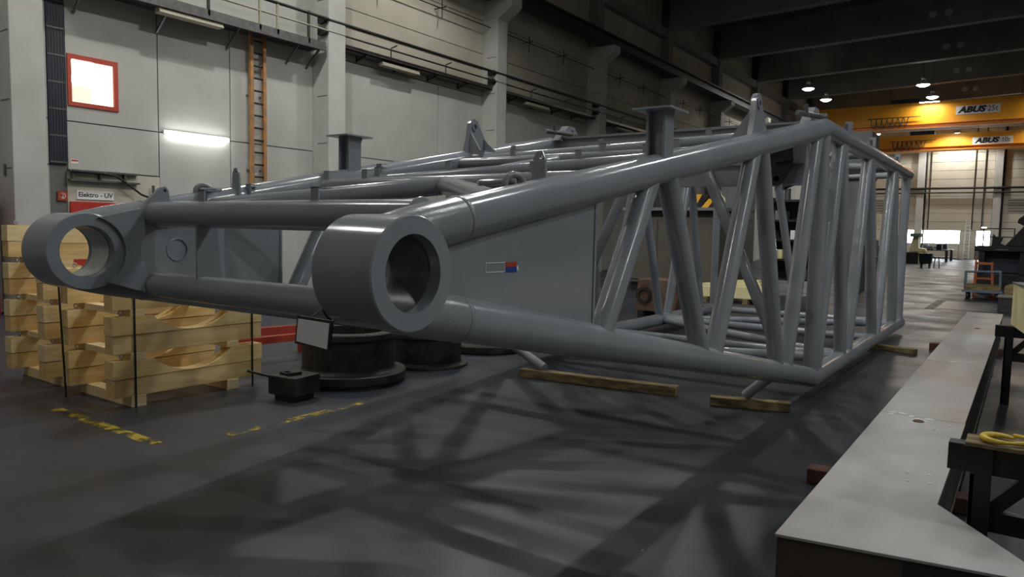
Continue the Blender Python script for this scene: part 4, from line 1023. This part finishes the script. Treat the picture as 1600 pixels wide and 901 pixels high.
for x in (-5.0, -4.6):
    for y in (47.45, 47.95): MB().box(x, y, 0, x+0.07, y+0.07, 0.24).build('leg', 'dull_steel', s)
s = thing('round_stool', 'small stool with pale frame beside the green bin', 'stool', (-4.25, 48.2, 0))
MB().lathe([(0.0, 0.60), (0.17, 0.60), (0.18, 0.63), (0.0, 0.66)], (-4.25, 48.2, 0), 16).build('seat', 'black_steel', s, smooth=True)
for dx, dy in ((-.14, -.14), (.14, -.14), (-.14, .14), (.14, .14)): MB().tube((-4.25+dx, 48.2+dy, 0), (-4.25+dx*.6, 48.2+dy*.6, 0.6), 0.02, 6).build('leg', 'alu', s)
WB = [(-6.9, 60.5, 'crowded work bench with tool boxes beside the cream machine'), (-6.9, 64.5, 'crowded work bench standing under the far windows')]
for x, y, lab in WB:
    s = thing('work_bench', lab, 'bench', (x+1.0, y+0.5, 0), 'work benches near the far wall')
    MB().box(x, y, 0.80, x+2.2, y+1.0, 0.88).build('bench_top', 'dull_steel', s)
    for dx in (0.05, 2.05):
        for dy in (0.05, 0.85): MB().box(x+dx, y+dy, 0, x+dx+0.1, y+dy+0.1, 0.80).build('leg', 'black_steel', s)
    MB().box(x+0.1, y+0.1, 0.25, x+2.1, y+0.9, 0.3).build('lower_shelf', 'black_steel', s)
    for j, (dx, ww, hh, m) in enumerate(((0.15, 0.4, 0.3, 'blue_grey'), (0.75, 0.5, 0.22, 'machine_grey'), (1.45, 0.35, 0.38, 'black_steel'))):
        c = tag(MB().box(x+dx, y+0.2, 0.88, x+dx+ww, y+0.7, 0.88+hh).build('tool_box', m, None, bevel=0.02), '%s tool box on the %s' % (('blue grey', 'flat pale grey', 'tall black')[j], lab.split(' with')[0].split(' standing')[0]+(' beside the cream machine' if 'cream' in lab else ' under the far windows')), 'tool box', 'tool boxes on the benches')
        MB().path([(x+dx+ww*.3, y+0.45, 0.88+hh), (x+dx+ww*.35, y+0.45, 0.93+hh), (x+dx+ww*.65, y+0.45, 0.93+hh), (x+dx+ww*.7, y+0.45, 0.88+hh)], 0.015, 6).build('handle', 'dull_steel', c)
s = thing('wire_rack', 'pale empty wire rack against the far wall between windows and ladder', 'rack', (-5.3, 70.5, 0))
for x in (-5.7, -4.75):
    for y in (70.2, 70.8): MB().box(x, y, 0, x+0.07, y+0.07, 1.3).build('upright', 'fixture_cream', s)
for z in (0.15, 0.7, 1.25): MB().box(-5.7, 70.2, z, -4.68, 70.87, z+0.05).build('shelf', 'fixture_cream', s)
s = thing('leaning_ladder', 'long aluminium ladder leaning on the far wall beside the glazed door', 'ladder', (-4.25, 71.4, 0))
for dx in (-0.21, 0.17): MB().bar((-4.22+dx, 71.25, 0), (-4.22+dx*0.8, 71.93, 3.25), 0.06, 0.05, (1, 0, 0)).build('rail', 'alu', s)
for i in range(11):
    t = (i+0.6)/11.2
    MB().tube((-4.43+0.04*t, 71.25+0.68*t, 3.25*t), (-4.05-0.03*t, 71.25+0.68*t, 3.25*t), 0.025, 6).build('rung', 'alu', s)

# right of the aisle
s = thing('black_machine', 'long black machine tool with a sloping arm beside the aisle', 'machine', (0, 28, 0))
MB().box(-1.30, 27.0, 0.0, 2.2, 29.2, 0.62).build('bed', 'black_steel', s, bevel=0.03)
MB().box(-1.38, 26.9, 1.30, 2.2, 29.2, 1.46).build('table', 'black_steel', s, bevel=0.02)
MB().box(-1.25, 27.4, 0.62, 2.1, 29.0, 1.30).build('column_block', 'navy', s, bevel=0.03)
for x in (-1.25, -0.2, 0.9): MB().box(x, 26.95, 0.62, x+0.15, 27.4, 1.30).build('rib', 'black_steel', s)
MB().prism([(-0.62, 1.46), (-0.15, 2.1), (-0.33, 2.2), (-0.30, 2.32), (-0.18, 2.42), (-0.05, 2.36), (0.03, 1.46)], lambda u, v, t: (u, t, v), 27.3, 27.7).build('sloping_arm', 'black_steel', s, bevel=0.02)
MB().prism([(-0.95, 1.46), (-0.93, 1.85), (-0.85, 1.75), (-0.66, 1.72), (-0.72, 1.55), (-0.55, 1.46)], lambda u, v, t: (u, t, v), 27.3, 27.6).build('tool_holder', 'black_steel', s)
gr = MB()
for x in (0.05, 0.18, 0.31): gr.box(x, 27.5, 1.46, x+0.05, 27.55, 2.1)
gr.box(0.0, 27.49, 2.08, 0.6, 27.56, 2.14).build('guard_frame', 'dull_steel', s)
MB().box(-0.85, 26.88, 1.34, -0.5, 26.9, 1.38).build('name_plate', 'dull_steel', s)
rl = MB()
for z in (1.75, 2.03): rl.tube((-1.25, 28.9, z), (-0.4, 28.9, z), 0.02, 6)
for x in (-1.25, -0.4): rl.tube((x, 28.9, 1.46), (x, 28.9, 2.05), 0.02, 6)
rl.build('guard_rail', 'dull_steel', s)
s = thing('platform_cart', 'blue grey hand cart with wooden deck beside the black machine', 'cart', (-1.0, 24.3, 0))
MB().box(-1.45, 23.75, 0.20, -0.5, 25.0, 0.26).build('deck_frame', 'blue_grey', s)
MB().box(-1.40, 23.8, 0.26, -0.55, 24.95, 0.38).build('wooden_deck', 'wood_old', s, bevel=0.008)
MB().path([(-1.38, 23.85, 0.26), (-1.38, 23.85, 0.76), (-0.58, 23.85, 0.79), (-0.56, 23.85, 0.26)], 0.032, 8).build('push_bar', 'blue_grey', s, smooth=True)
for x in (-1.32, -0.62):
    for y in (23.9, 24.8): MB().lathe([(0.0, -0.03), (0.10, -0.03), (0.10, 0.03), (0.0, 0.03)], (x, y, 0.10), 16, 'X').build('wheel', 'black_steel', s, smooth=True)
s = thing('step_stand', 'orange steel step stand behind the blue cart', 'step stand', (-1.0, 25.6, 0))
for x in (-1.25, -0.78):
    for y in (25.3, 25.8): MB().bar((x+(0.02 if x < -1 else -0.06), y, 1.0), (x, y, 0), 0.05, 0.05).build('leg', 'stool_orange', s)
MB().box(-1.26, 25.28, 0.93, -0.80, 25.84, 0.99).build('step', 'stool_orange', s)
MB().box(-1.24, 25.3, 0.5, -0.78, 25.34, 0.55).build('cross_bar', 'stool_orange', s)
MB().bar((-1.23, 25.31, 0.99), (-1.25, 25.31, 1.16), 0.04, 0.04).build('stop_post', 'stool_orange', s)
s = thing('grey_block_box', 'dark grey steel box on the floor beside the cart', 'box', (-0.35, 20.3, 0))
MB().box(-0.50, 20.0, 0.0, -0.16, 20.9, 0.33).build('box', 'dark_steel', s, bevel=0.01)
MB().box(-0.52, 19.98, 0.33, -0.14, 20.92, 0.36).build('lid', 'dull_steel', s)
tag(MB().prism([(-0.42, 0), (-0.1, 0), (-0.1, 0.62), (-0.42, 0.50)], lambda u, v, t: (u, t, v), 21.3, 22.4).build('timber_crate', 'wood_old', None, bevel=0.01), 'brown wooden crate behind the dark grey steel box', 'crate')
